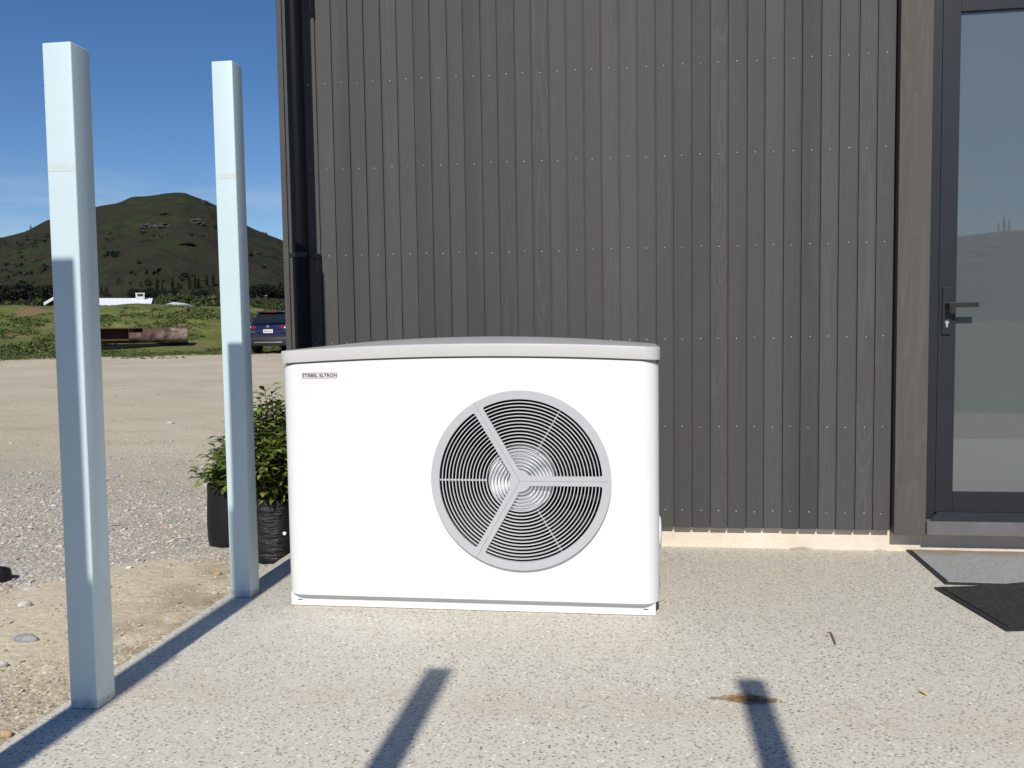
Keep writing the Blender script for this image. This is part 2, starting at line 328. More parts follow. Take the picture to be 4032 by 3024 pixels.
plain('tyre', (.016, .016, .016), .85); plain('alloy', (.32, .33, .34), .35, metal=.5); plain('plate_white', (.80, .80, .79), .5, var=.01); plain('plate_black', (.01, .01, .012), .5)
a = N('rusty_steel', .85, .25); c = a.ramp(a.noise(.9, 6, .65), [(.34, (.055, .034, .028)), (.47, (.115, .065, .045)), (.56, (.24, .175, .14)), (.68, (.36, .31, .27))]); a.color(a.mix(a.ramp(a.noise(2.6, 5, .7, a.map((1, 1, 1.8))), [(.5, 0.0), (.62, .85)]), c, (.045, .032, .028))); M['rust'] = a.m
plain('rust_inside', (.085, .042, .026), .9, var=.3, scale=3)
plain('black_sheet', (.012, .013, .016), .5); plain('white_roof', (.78, .79, .80), .45, var=.02); plain('house_dark', (.03, .028, .028), .8); plain('house_wall', (.60, .59, .57), .8); plain('grey_roof', (.45, .47, .5), .5)
def foliage(key, cols):
    a = N(key, .8, .2); a.color(a.ramp(a.island(), [(i / (len(cols) - 1), c) for i, c in enumerate(cols)])); M[key] = a.m
foliage('dark_foliage', [(.010, .014, .009), (.016, .022, .012), (.024, .030, .016)])
foliage('green_foliage', [(.025, .042, .014), (.05, .072, .022), (.085, .105, .035)])
foliage('hill_shrub', [(.010, .014, .008), (.018, .022, .011), (.030, .034, .016)])
foliage('weed_leaf', [(.034, .055, .016), (.06, .09, .024), (.10, .13, .036), (.15, .16, .055)])
plain('bark', (.05, .04, .032), .9); stone_mat('outcrop', (.085, .08, .075), (.035, .033, .03)); stone_mat('pale_outcrop', (.40, .37, .35), (.25, .23, .22))

# ---------------------------------------------------------------- terrain
def interp(x, tab): return np.interp(x, [t[0] for t in tab], [t[1] for t in tab])
MOUND = [(-180, 0), (-80, .3), (-60, 1.0), (-45, 1.66), (-38.35, 1.70), (-33.1, 1.74), (-31.7, 1.79), (-29, 1.70), (-27.5, 1.57), (-26.5, 1.58), (-24.5, 1.50), (-22.5, 1.26), (-18, .8), (-8, .3), (0, 0), (180, 0)]
def az_of(x, y): return math.degrees(math.atan2(x, y))
def ground_z(x, y):
    r = math.hypot(x, y); az = az_of(x, y)
    g = -.06 + .012 * max(0.0, min(r, 60) - 5)
    if r > 36 and abs(az) < 80:
        zt = CAMZ + 50 * math.tan(rad(float(interp(az, MOUND))))
        g60 = -.06 + .012 * 45
        if zt > g60 + .05:
            wob = 1.8 * mn.noise(Vector((x * .12, y * .12, 3)))
            t = min(1, max(0, (r + wob - 38.5) / 11.5)); s = t * t * (3 - 2 * t)
            if r > 56: s *= max(0, 1 - ((r - 56) / 22)) 
            g += (zt - g) * s
            g += s * .16 * mn.noise(Vector((x * .5, y * .5, 0))) * (1 if r < 49 else .45)
    if r < 40:
        g += .010 * mn.noise(Vector((x * 2.5, y * 2.5, 0))) + .022 * mn.noise(Vector((x * .6, y * .6, 5))) * min(1, max(0, (r - 2.5) / 3))
        d2 = ((x + 2.3) / .5) ** 2 + ((y - 3.4) / .65) ** 2
        g += .02 * math.exp(-d2) + (.012 * mn.noise(Vector((x * 6, y * 6, 2))) * math.exp(-d2 * .6))
    return g
azs = np.concatenate([np.arange(-180, -46, 4.0), np.arange(-46, -14, .3), np.arange(-14, 180, 4.0)])
rs = np.concatenate([[0.0], np.geomspace(.8, 30, 74), np.arange(30.8, 62, .8), np.geomspace(63, 3400, 26)])
V = np.zeros((len(rs), len(azs), 3))
for i, r in enumerate(rs):
    for j, az in enumerate(azs):
        x, y = r * math.sin(rad(az)), r * math.cos(rad(az)); V[i, j] = (x, y, ground_z(x, y))
def grid_faces(nr, na, wrap=True):
    i, j = np.meshgrid(np.arange(nr - 1), np.arange(na if wrap else na - 1), indexing='ij'); i = i.ravel(); j = j.ravel(); k = (j + 1) % na
    return np.stack([i * na + j, i * na + k, (i + 1) * na + k, (i + 1) * na + j], 1)
gr = link('ground', np_mesh('ground', V.reshape(-1, 3), grid_faces(len(rs), len(azs))[:, ::-1], 4), M['ground'], smooth=180); gr['kind'] = 'structure'

RIDGE = [(-180, 4.4), (-120, 3.4), (-80, 2.8), (-60, 3.3), (-45, 4.5), (-38.17, 5.53), (-36.9, 5.95), (-35.7, 6.60), (-34.4, 6.95), (-33.14, 7.42), (-31.2, 8.1), (-29.33, 8.45), (-28.2, 8.55), (-27.73, 8.33), (-26.41, 7.85), (-24.57, 6.6), (-22.5, 5.75), (-18, 4.4), (-8, 3.0), (20, 2.4), (70, 2.8), (110, 3.6), (145, 4.6), (153, 4.95), (157.3, 5.1), (158.4, 5.12), (160.6, 4.98), (164, 4.7), (180, 4.4)]
R0, R1 = 400.0, 1150.0
def hill_t(t): return t ** 1.22 if t <= 1 else 1 - (t - 1) * .9
def hill_z(az, r):
    zr = CAMZ + R1 * math.tan(rad(float(interp(az, RIDGE)))); t = (r - R0) / (R1 - R0)
    x, y = r * math.sin(rad(az)), r * math.cos(rad(az))
    amp = 0 if t <= 0 else math.sin(PI * min(1, t)) * 1.0
    z = -4 + (zr + 4) * hill_t(max(t, 0.0))
    z += amp * (20 * mn.noise(Vector((x * .0045, y * .0045, 1))) + 9 * mn.noise(Vector((x * .016, y * .016, 2))) + 3.5 * mn.noise(Vector((x * .05, y * .05, 4))))
    if t > .8: z += 2.4 * mn.noise(Vector((x * .05, y * .05, 7))) * (1 if abs(az) < 60 else .5)
    return z
haz = np.concatenate([np.arange(-180, -44, 3.0), np.arange(-44, -16, .22), np.arange(-16, 180, 3.0)])
hr = np.concatenate([np.linspace(R0, R1, 56), np.linspace(R1 + 25, R1 + 600, 10)])
V = np.zeros((len(hr), len(haz), 3))
for i, r in enumerate(hr):
    for j, az in enumerate(haz): V[i, j] = (r * math.sin(rad(az)), r * math.cos(rad(az)), hill_z(az, r))
hl = link('hills', np_mesh('hills', V.reshape(-1, 3), grid_faces(len(hr), len(haz))[:, ::-1], 4), M['hill'], smooth=180); hl['kind'] = 'structure'

def ray(u, v):      # direction of a photograph pixel, used only to measure where things stand
    return (R_ * ((u - 2016) / 3400.1) - U_ * ((v - 1512) / 3400.1) + F_)
def on_hill(u, v):
    d = ray(u, v); az = math.degrees(math.atan2(d.x, d.y)); el = d.z / math.hypot(d.x, d.y); best = None
    for r in np.linspace(R0 + 15, R1 - 4, 240):
        if (hill_z(az, r) - CAMZ) / r >= el: best = r; break
    r = best or R1 - 5
    return r * math.sin(rad(az)), r * math.cos(rad(az)), hill_z(az, r)
def on_ground(u, v):
    d = ray(u, v); h = math.hypot(d.x, d.y)
    for r in np.linspace(1.5, 60, 1200):
        x, y = d.x / h * r, d.y / h * r
        if CAMZ + d.z / h * r <= ground_z(x, y): break
    return x, y, ground_z(x, y)

# ---------------------------------------------------------------- concrete slab
bm = bmesh.new(); box(bm, -1.695, 7.0, .085, 4.338, -.14, 0.0, bev=.006); s_ = obj('concrete_slab', bm, M['slab'], smooth=40); s_['kind'] = 'structure'

# ---------------------------------------------------------------- timber-clad building
B = thing('timber_building', 'grey stained timber clad building with a frosted glass door', 'building', (0.3, 4.34, 0))
B_off = Vector((.3, 4.34, 0))
def bpart(name, bm, mat, parent=None, smooth=None):
    for v in bm.verts: v.co -= B_off
    return obj(name, bm, mat, parent or B, smooth)
def bbox(name, mat, *a, bev=0.0, parent=None, smooth=None):
    bm = bmesh.new(); box(bm, *a, bev=bev); return bpart(name, bm, mat, parent, smooth)
ZB, ZT = .1055, 3.6
grooves = [-1.7445, -1.660, -1.5728, -1.4882, -1.4015, -1.319, -1.2317, -1.1491, -1.0633, -.9801, -.8929, -.8111, -.7237, -.642, -.5558, -.4741, -.3881, -.3048, -.219, -.1355, -.0493, .0363, .1236, .2065, .2954, .3823, .4654, .555, .6363, .7246, .8061, .8932, .9764, 1.0647, 1.1466, 1.2309]
right_g = [2.44 + .0835 * k for k in range(0, 26)]
nails = bmesh.new(); rows_z = [.190, .606, 1.039, 1.484, 1.924, 2.352, 2.785, 3.21]
def plank(x0, x1, first=False):
    g = .0038; a, b = x0 + g, x1 - g; yf = 4.300 + random.uniform(-.0006, .0012)
    bm = bmesh.new()          # a rebated board: face, square edge, thinner lap running behind the next board's gap
    pr = [(a, 4.332), (a, yf + .0015), (a + .0015, yf), (b - .0015, yf), (b, yf + .0015), (b, 4.3115), (b + 2 * g - .0008, 4.3115), (b + 2 * g - .0008, 4.332)]
    if first: pr[6] = (b + .0005, 4.3115); pr[7] = (b + .0005, 4.332)
    zb = ZB + random.uniform(-.0015, .0015)
    loft(bm, [[Vector((p[0], p[1], z)) for p in pr] for z in (zb, ZT)])
    return bpart('plank', bm, M['timber'])
plank(-1.7774 - .0038, -1.7445)
for gs in (grooves, right_g):
    for x0, x1 in zip(gs, gs[1:]):
        plank(x0, x1, gs is grooves and x1 == grooves[-1])
        for z in rows_z:
            xm = (x0 + x1) / 2 + random.uniform(-.004, .004); zz = z + random.uniform(-.004, .004)
            r = bmesh.ops.create_uvsphere(nails, u_segments=8, v_segments=6, radius=random.uniform(.0024, .0031), matrix=Matrix.Translation((xm, 4.2998, zz)) @ Matrix.Diagonal((1, .7, 1, 1)))
for gx0 in (.2065, .2954, .4654, -.1355, -1.2317):
    bbox('raw_edge', M['raw_edge'], gx0 + .0002, gx0 + .0030, 4.3106, 4.3112, ZB + .01 + random.random() * .5, 2.2 + random.random() * 1.3)
nn = bpart('nail_heads', nails, M['nail'], smooth=180); nn['kind'] = 'stuff'
bbox('wall_core', M['house_dark'], -1.776, 1.3, 4.334, 9.3, ZB + .012, 3.58); bbox('wall_core', M['house_dark'], 2.42, 6.5, 4.334, 9.3, ZB + .012, 3.58)
bbox('wall_core', M['house_dark'], 1.3005, 2.4195, 4.40, 9.3, .02, 3.58)
bbox('roof', M['black_metal'], -1.9, 6.7, 4.29, 9.5, 3.605, 3.72)
bbox('plinth', M['plinth'], -1.75, 6.4, 4.3355, 4.3995, -.10, .1165)
# door jamb boards, standing 40 mm proud of the cladding
bbox('facing_board', M['timber_brown'], 1.2366, 1.3785, 4.2600, 4.334, .096, ZT - .004, bev=.0015)
bbox('facing_board', M['timber_brown'], 2.318, 2.434, 4.2600, 4.334, .096, ZT - .004, bev=.0015)
bbox('facing_board', M['timber_brown'], 1.379, 2.3175, 4.2605, 4.334, 2.70, ZT - .004, bev=.0015)
bbox('door_sill', M['sill_timber'], 1.379, 2.3175, 4.243, 4.3985, .100, .1640, bev=.002)
# the door: outer frame, leaf, frosted pane, lever on a long plate
D_ = bbox('door', M['joinery'], 1.3795, 1.4300, 4.2965, 4.39, .1650, 2.69, bev=.0015); D_['label'] = 'dark grey aluminium door with frosted glass'
def dpart(name, mat, *a, bev=.001, parent=D_, smooth=None): return bbox(name, mat, *a, bev=bev, parent=parent, smooth=smooth)
dpart('door_frame', M['joinery'], 2.266, 2.317, 4.2965, 4.39, .165, 2.69); dpart('door_frame', M['joinery'], 1.4305, 2.2655, 4.2965, 4.39, 2.615, 2.69)
dpart('stile', M['joinery'], 1.4325, 1.5095, 4.3000, 4.345, .2010, 2.612); dpart('stile', M['joinery'], 2.185, 2.2635, 4.300, 4.345, .201, 2.612)
dpart('rail', M['joinery'], 1.5102, 2.1845, 4.3004, 4.345, 2.520, 2.612); dpart('rail', M['joinery'], 1.5102, 2.1845, 4.3004, 4.345, .2010, .2900)
dpart('bead', M['handle'], 1.5102, 2.1845, 4.3060, 4.330, .2905, .2960, bev=0)
dpart('glass_pane', M['glass'], 1.5097, 2.1850, 4.3160, 4.3300, .2965, 2.5195, bev=0)
bm = bmesh.new()                                      # sloping weather bar at the foot of the door, ends cut on the skew
loft(bm, [[Vector((1.3960, 4.2600, .1652)), Vector((1.4420, 4.2990, .2005)), Vector((1.4420, 4.2995, .1652))], [Vector((2.3000, 4.2600, .1652)), Vector((2.254, 4.2990, .2005)), Vector((2.254, 4.2995, .1652))]])
bpart('weather_bar', bm, M['joinery'], D_)
dpart('handle_plate', M['handle'], 1.4470, 1.4860, 4.2905, 4.2998, 1.0430, 1.2650, bev=.0015)
bm = bmesh.new(); tube(bm, [(1.468, 4.291, 1.182), (1.468, 4.243, 1.182)], .0105, 16)
bpart('handle_neck', bm, M['handle'], D_, 40)
dpart('lever', M['handle'], 1.4565, 1.5855, 4.2310, 4.2425, 1.1685, 1.1920, bev=.002)
bm = bmesh.new(); tube(bm, [(1.4665, 4.2906, 1.0995), (1.4665, 4.2860, 1.0995)], .0085, 18); box(bm, 1.4615, 1.4715, 4.2863, 4.2906, 1.0765, 1.0950, bev=.002)
bpart('lock_cylinder', bm, M['lock_steel'], D_, 40)
# downpipe with a saddle clip
PX, PY = -1.638, 4.187
bm = bmesh.new(); tube(bm, [(PX, PY, -.05), (PX, PY, 1.2), (PX, PY, 2.4), (PX, PY, 3.59)], .0425, 32)
P_ = bpart('downpipe', bm, M['black_pipe'], None, 40); P_['label'] = 'round black rainwater downpipe'
for z in (1.485, 2.80):
    bm = bmesh.new()
    loft(bm, [[Vector((PX + q * math.cos(2 * PI * k / 32), PY + q * math.sin(2 * PI * k / 32), z + dz)) for k in range(32)] for q, dz in ((.0428, -.011), (.0458, -.011), (.0458, .011), (.0428, .011))], False, False)
    box(bm, PX - .062, PX - .044, PY - .006, PY + .006, z - .012, z + .012, bev=.001); box(bm, PX + .044, PX + .066, PY - .006, PY + .006, z - .012, z + .012, bev=.001)
    box(bm, PX + .044, PX + .064, PY + .006, 4.299, z - .011, z + .011); tube(bm, [(PX + .055, PY - .012, z), (PX + .055, PY - .006, z)], .006, 8)
    bpart('pipe_bracket', bm, M['black_metal'], P_)

# ---------------------------------------------------------------- heat pump
HX, HY = -.6343, 3.535
H = thing('heat_pump', 'large white outdoor heat pump with a round fan grille and pale grey lid', 'heat pump', (HX, HY, 0))
H_off = Vector((HX, HY, 0))
def hpart(name, bm, mat, parent=None, smooth=None):
    for v in bm.verts: v.co -= H_off
    return obj(name, bm, mat, parent or H, smooth)
def arc(x): return .0222 * (1 - ((x - HX) / .745) ** 2)
def outline(x0, x1, y0, y1, r, nf=24, nc=8):
    p = [(x0 + r + (x1 - x0 - 2 * r) * i / nf, y0) for i in range(nf)]
    p += [(x1 - r + r * math.sin(t), y0 + r - r * math.cos(t)) for t in [PI / 2 * i / nc for i in range(nc)]]
    p += [(x1, y0 + r + (y1 - y0 - 2 * r) * i / 6) for i in range(6)]
    p += [(x1 - r + r * math.cos(t), y1 - r + r * math.sin(t)) for t in [PI / 2 * i / nc for i in range(nc)]]
    p += [(x1 - r - (x1 - x0 - 2 * r) * i / nf, y1) for i in range(nf)]
    p += [(x0 + r - r * math.sin(t), y1 - r + r * math.cos(t)) for t in [PI / 2 * i / nc for i in range(nc)]]
    p += [(x0, y1 - r - (y1 - y0 - 2 * r) * i / 6) for i in range(6)]
    p += [(x0 + r - r * math.cos(t), y0 + r - r * math.sin(t)) for t in [PI / 2 * i / nc for i in range(nc)]]
    return p
FX, FZ = -.4200, .5225
x0, x1, r_ = -1.3735, .1050, .072
ol = outline(x0, x1, 3.240, 3.830, r_)
zt = lambda x: .9705 + arc(x)
bm = bmesh.new()
nf = 24
front_b = [(p[0], .0545) for p in ol[:nf + 1]]; front_t = [(p[0], zt(p[0])) for p in ol[:nf + 1]]
def edge_round(p):        # the casing's top edge rolls over slightly where the corners turn
    return zt(p[0]) - .010 * max(0, min(1, (abs(p[0] - HX) - (.739 - r_)) / r_)) ** 2 * (1 if p[1] < 3.4 else 0)
circ = [(FX + .338 * math.cos(2 * PI * k / 96), FZ + .338 * math.sin(2 * PI * k / 96)) for k in range(96)]
fill_holes(bm, [front_b + front_t[::-1], circ], 3.240)
n_ = len(ol); lo = [bm.verts.new((p[0], p[1], .0545)) for p in ol]; hi = [bm.verts.new((p[0], p[1], edge_round(p))) for p in ol]
for i in range(nf, n_):
    j = (i + 1) % n_; bm.faces.new((lo[i], lo[j], hi[j], hi[i]))
bm.faces.new(lo[::-1])
lathe_y(bm, [(.338, 3.240), (.338, 3.262)], FX, FZ, 96)
bmesh.ops.remove_doubles(bm, verts=bm.verts, dist=.0002)
hpart('casing', bm, M['white_paint'], None, 35)
# lid
def lid_loop(ins, z): return [Vector((p[0], p[1], z + arc(p[0]))) for p in outline(-1.3785 + ins, .1102 - ins, 3.2315 + ins, 3.842 - ins, max(.045, .062 - ins))]
bm = bmesh.new(); loft(bm, [lid_loop(.012, .9775), lid_loop(0, .9775), lid_loop(0, 1.0205), lid_loop(.0010, 1.0234), lid_loop(.0035, 1.0248), lid_loop(.012, 1.0252)], False, True)
hpart('lid', bm, M['warm_grey_plastic'], None, 40)
def top_loop(ins, z, k): return [Vector((p[0], p[1], z + k * arc(p[0]))) for p in outline(-1.3785 + ins, .1102 - ins, 3.2315 + ins, 3.842 - ins, max(.045, .062 - ins))]
bm = bmesh.new(); loft(bm, [top_loop(.0042, 1.0240, 1.0), top_loop(.0045, 1.0262, 1.0), top_loop(.03, 1.0275, 1.15), top_loop(.10, 1.029, 1.5), top_loop(.26, 1.030, 1.8)], False, True)
hpart('lid_top', bm, M['lid_top'], None, 40)
bm = bmesh.new(); loft(bm, [[Vector((p[0], p[1], z + arc(p[0]))) for p in outline(-1.366, .0975, 3.2475, 3.822, .062)] for z in (.955, .995)], True, True)
hpart('lid_seal', bm, M['warm_grey_plastic'], None, 40)
# base tray with lifting slots
hb = bmesh.new(); box(hb, -1.3620, .0890, 3.2680, 3.80, .0022, .0560, bev=.0012); hpart('base_tray', hb, M['white_paint'])
hb = bmesh.new(); box(hb, -1.325, .053, 3.2668, 3.2678, .0290, .0302); hpart('base_lip', hb, M['white_paint'])
for xa in (-1.3345, .0430):
    hb = bmesh.new(); box(hb, xa, xa + .0195, 3.2672, 3.2685, .0242, .0272); hpart('slot', hb, M['slot_dark'])
for xa in (-1.02, -.28):
    hb = bmesh.new(); tube(hb, [(xa, 3.2680, .0475), (xa, 3.2650, .0475)], .004, 8); hpart('screw', hb, M['lock_steel'])
# fan: duct, blades, hub, three grille segments, rings, back ribs
bm = bmesh.new(); lathe_y(bm, [(.336, 3.2622), (.334, 3.30), (.330, 3.44), (.01, 3.46)], FX, FZ, 64); hpart('fan_duct', bm, M['fan_dark'], None, 40)
hub = bmesh.new(); lathe_y(hub, [(.128, 3.40), (.128, 3.262), (.123, 3.256), (.10, 3.252), (.05, 3.2505), (.004, 3.250)], FX, FZ, 48, False, True)
FAN = hpart('fan_hub', hub, M['fan_hub'], None, 40)
for k in range(5):
    b = bmesh.new(); rows = []
    for i in range(7):
        rr_ = .120 + .200 * i / 6; ro = []
        for j in range(5):
            th = 2 * PI * k / 5 + .35 + (j / 4 - .5) * .85 + .25 * i / 6; ro.append(b.verts.new((FX + rr_ * math.cos(th), 3.345 + (j / 4 - .5) * .07, FZ + rr_ * math.sin(th))))
        rows.append(ro)
    for p, q in zip(rows, rows[1:]):
        for j in range(4): b.faces.new((p[j], p[j + 1], q[j + 1], q[j]))
    hpart('fan_blade', b, M['fan_blade'], None, 60)
RO, RI, RH, HW, EPS = .3455, .3130, .0415, .0184, .00045
for k in range(3):
    t0, t1 = 2 * PI * k / 3, 2 * PI * (k + 1) / 3
    out = []
    for i in range(41):
        a0 = t0 + math.asin(EPS / RO); a1 = t1 - math.asin(EPS / RO); t = a0 + (a1 - a0) * i / 40; out.append((FX + RO * math.cos(t), FZ + RO * math.sin(t)))
    tm = (t0 + t1) / 2; out.append((FX + EPS * 1.2 * math.cos(tm), FZ + EPS * 1.2 * math.sin(tm)))
    hole = []; rc = .008
    a0 = t0 + math.asin((HW + rc) / (RI - rc)); a1 = t1 - math.asin((HW + rc) / (RI - rc))
    def cen(rad_, h, t, sgn): s = math.sqrt(rad_ ** 2 - h ** 2); return (FX + s * math.cos(t) - sgn * h * math.sin(t), FZ + s * math.sin(t) + sgn * h * math.cos(t))
    c0 = cen(RI - rc, HW + rc, t0, 1); c1 = cen(RI - rc, HW + rc, t1, -1)
    for i in range(5): t = t0 - PI / 2 + (a0 - t0 + PI / 2) * i / 4; hole.append((c0[0] + rc * math.cos(t), c0[1] + rc * math.sin(t)))
    for i in range(1, 36): t = a0 + (a1 - a0) * i / 36; hole.append((FX + RI * math.cos(t), FZ + RI * math.sin(t)))
    for i in range(5): t = a1 + (t1 + PI / 2 - a1) * i / 4; hole.append((c1[0] + rc * math.cos(t), c1[1] + rc * math.sin(t)))
    rf = .010                                           # fillets where the spokes meet the hub
    q1 = cen(RH + rf, HW + rf, t1, -1); q0 = cen(RH + rf, HW + rf, t0, 1)
    b1 = math.atan2(FZ - q1[1], FX - q1[0]); s1 = t1 + PI / 2
    def swing(a, b):
        d = (b - a + PI) % (2 * PI) - PI; return d
    for i in range(5): t = s1 + swing(s1, b1) * i / 4; hole.append((q1[0] + rf * math.cos(t), q1[1] + rf * math.sin(t)))
    e1 = math.atan2(q1[1] - FZ, q1[0] - FX); e0 = math.atan2(q0[1] - FZ, q0[0] - FX); d = swing(e1, e0)
    for i in range(1, 10): t = e1 + d * i / 10; hole.append((FX + RH * math.cos(t), FZ + RH * math.sin(t)))
    b0 = math.atan2(FZ - q0[1], FX - q0[0]); s0 = t0 - PI / 2
    for i in range(5): t = b0 + swing(b0, s0) * i / 4; hole.append((q0[0] + rf * math.cos(t), q0[1] + rf * math.sin(t)))
    hpart('grille_segment', plate([out, hole], 3.2260, 3.2398), M['grille_plastic'], None, 30)
for k in range(20):
    ra = .3110 - .0132 * (k + .80); rb = ra + .0036
    bm = bmesh.new(); lathe_y(bm, [(ra, 3.2385), (ra + .0003, 3.2292), (rb - .0003, 3.2292), (rb, 3.2385), (ra, 3.2385)], FX, FZ, 96)
    bmesh.ops.remove_doubles(bm, verts=bm.verts, dist=.00005); hpart('grille_ring', bm, M['grille_ring'], None, 30)
for t in (PI, PI / 3, -PI / 3):
    bm = bmesh.new(); box(bm, .131, .330, 3.2400, 3.250, -.0026, .0026)
    bmesh.ops.rotate(bm, verts=bm.verts, cent=(0, 0, 0), matrix=Matrix.Rotation(-t, 3, 'Y')); bmesh.ops.translate(bm, verts=bm.verts, vec=(FX, 0, FZ)); hpart('support_rib', bm, M['grille_ring'])
# maker's lettering between two red rules
me, mn_, mx_ = text_mesh('STIEBEL ELTRON', 'lettering')
sx = .1420 / (mx_[0] - mn_[0]); sz = .0130 / (mx_[1] - mn_[1])
for v in me.vertices:
    c = v.co.copy(); v.co = Vector((-1.2772 + (c.x - mn_[0]) * sx, 3.2394 - c.z * .08, .92365 + (c.y - mn_[1]) * sz)) - H_off
link('lettering', me, M['logo_ink'], H)
for z in (.93960, .91985):
    hb = bmesh.new(); box(hb, -1.2779, -1.1344, 3.2393, 3.2402, z - .0008, z + .0008); hpart('logo_rule', hb, M['logo_red'])
hb = bmesh.new()                                        # low domed cover on the right flank
loft(hb, [[Vector((xx, 3.40 + q * math.cos(2 * PI * k / 32), .295 + q * math.sin(2 * PI * k / 32))) for k in range(32)] for q, xx in ((.066, .1048), (.064, .1105), (.055, .1150), (.02, .1165))], False, True)
hpart('side_cover', hb, M['white_paint'], None, 40)
hb = bmesh.new(); tube(hb, [(-1.3735, 3.262, .2965), (-1.3775, 3.262, .2965)], .004, 10); tube(hb, [(-1.3790, 3.2555, .2965), (-1.3785, 3.2585, .2965)], .0070, 20); box(hb, -1.3860, -1.372, 3.2548, 3.2556, .2955, .2963)
hpart('side_screw', hb, M['white_paint'])

# ---------------------------------------------------------------- steel posts
def post(name, label, x, y, h, lean=(0, 0), tape=None):
    P = thing(name, label, 'post', (x + .044, y + .044, 0), 0, 'pale blue grey steel posts')
    bm = bmesh.new(); box(bm, -.044, .044, -.044, .044, 0.0, h, bev=.004, seg=3)
    for v in bm.verts: v.co.x += lean[0] * v.co.z; v.co.y += lean[1] * v.co.z
    obj('shaft', bm, M['steel'], P, 40)
    if tape:
        bm = bmesh.new(); box(bm, -.0405, .0405, -.0446, -.0442, tape[0], tape[1])
        for v in bm.verts: v.co.x += lean[0] * v.co.z; v.co.y += lean[1] * v.co.z
        obj('tape_mark', bm, M['tape_residue'], P)
    return P
post('steel_post', 'nearer and larger pale steel post at the slab edge, at the far left', -1.6496, 2.2874, 1.9276, (.0039, .0033), (1.568, 1.590))
post('steel_post', 'farther pale steel post at the slab edge, beside the heat pump', -1.6582, 3.3425, 2.1878, (.0002, -.0004), (1.722, 1.744))
post('steel_post', 'post behind the viewer whose shadow darkens the nearer left post', -1.672, 1.232, 2.20)
post('steel_post', 'corner post behind the viewer, shading the foot of the left post', -1.660, .177, 2.215)
post('steel_post', 'post beside the viewer casting the shadow stripe at bottom centre', -.690, .177, 2.19, (.0, .0))
post('steel_post', 'post beside the viewer casting the shadow across the straw clump', .293, .177, 2.20)

# ---------------------------------------------------------------- door mats
def doormat(name, label, pts, t, pile, edge_w, lift=None):
    T = thing(name, label, 'doormat', (pts[0][0], pts[0][1], 0)); o0 = Vector((pts[0][0], pts[0][1], 0))
    P = [Vector((p[0], p[1], 0)) for p in pts]; c = sum(P, Vector()) / 4
    nu, nv = 24, 10
    def q(u, v): return (P[0] * (1 - u) + P[1] * u) * (1 - v) + (P[3] * (1 - u) + P[2] * u) * v
    def zz(p): return lift(p) if lift else .002
    L1 = (P[1] - P[0]).length; L2 = (P[3] - P[0]).length; eu, ev = edge_w / L1, edge_w / L2
    def sheet(u0, u1, v0, v1, th, name, mat):
        bm = bmesh.new(); rows = []
        for top in (0, 1):
            rows.append([[bm.verts.new(q(u0 + (u1 - u0) * i / nu, v0 + (v1 - v0) * j / nv) - o0 + Vector((0, 0, zz(q(u0 + (u1 - u0) * i / nu, v0 + (v1 - v0) * j / nv)) + (th if top else 0)))) for j in range(nv + 1)] for i in range(nu + 1)])
        lo_, hi_ = rows
        for i in range(nu):
            for j in range(nv): bm.faces.new((hi_[i][j], hi_[i + 1][j], hi_[i + 1][j + 1], hi_[i][j + 1])); bm.faces.new((lo_[i][j], lo_[i][j + 1], lo_[i + 1][j + 1], lo_[i + 1][j]))
        for i in range(nu):
            for j in (0, nv): bm.faces.new((lo_[i][j], lo_[i + 1][j], hi_[i + 1][j], hi_[i][j]))
        for j in range(nv):
            for i in (0, nu): bm.faces.new((lo_[i][j], lo_[i][j + 1], hi_[i][j + 1], hi_[i][j]))
        return obj(name, bm, mat, T)
    sheet(0, 1, 0, 1, t * .55, 'rubber_border', M['mat_rubber'])
    pm = sheet(eu, 1 - eu, ev, 1 - ev, t, 'pile', pile)
    for v in pm.data.vertices:
        if v.co.z > t * .9: v.co.z += random.uniform(-.0012, .0012)
    pm.data.transform(Matrix.Translation(o0)); pm.location = -o0
    return T
doormat('doormat', 'worn grey doormat with a black edge below the frosted door', [(1.303, 3.779), (2.62, 3.745), (2.63, 4.315), (1.313, 4.328)], .011, M['worn_grey_mat'], .017)
a10 = rad(10.3)
p0 = Vector((1.317, 3.214)); ux = Vector((math.cos(a10), math.sin(a10))); uy = Vector((-.078, .499))
doormat('doormat', 'black doormat set askew in front of the grey one', [tuple(p0), tuple(p0 + ux * .78), tuple(p0 + ux * .78 + uy), tuple(p0 + uy)], .011, M['black_mat'], .020,
        lambda p: .003 + .0125 * max(0, min(1, (p.y - 3.70) / .05)) * max(0, min(1, (p.x - 1.45) / .2)))

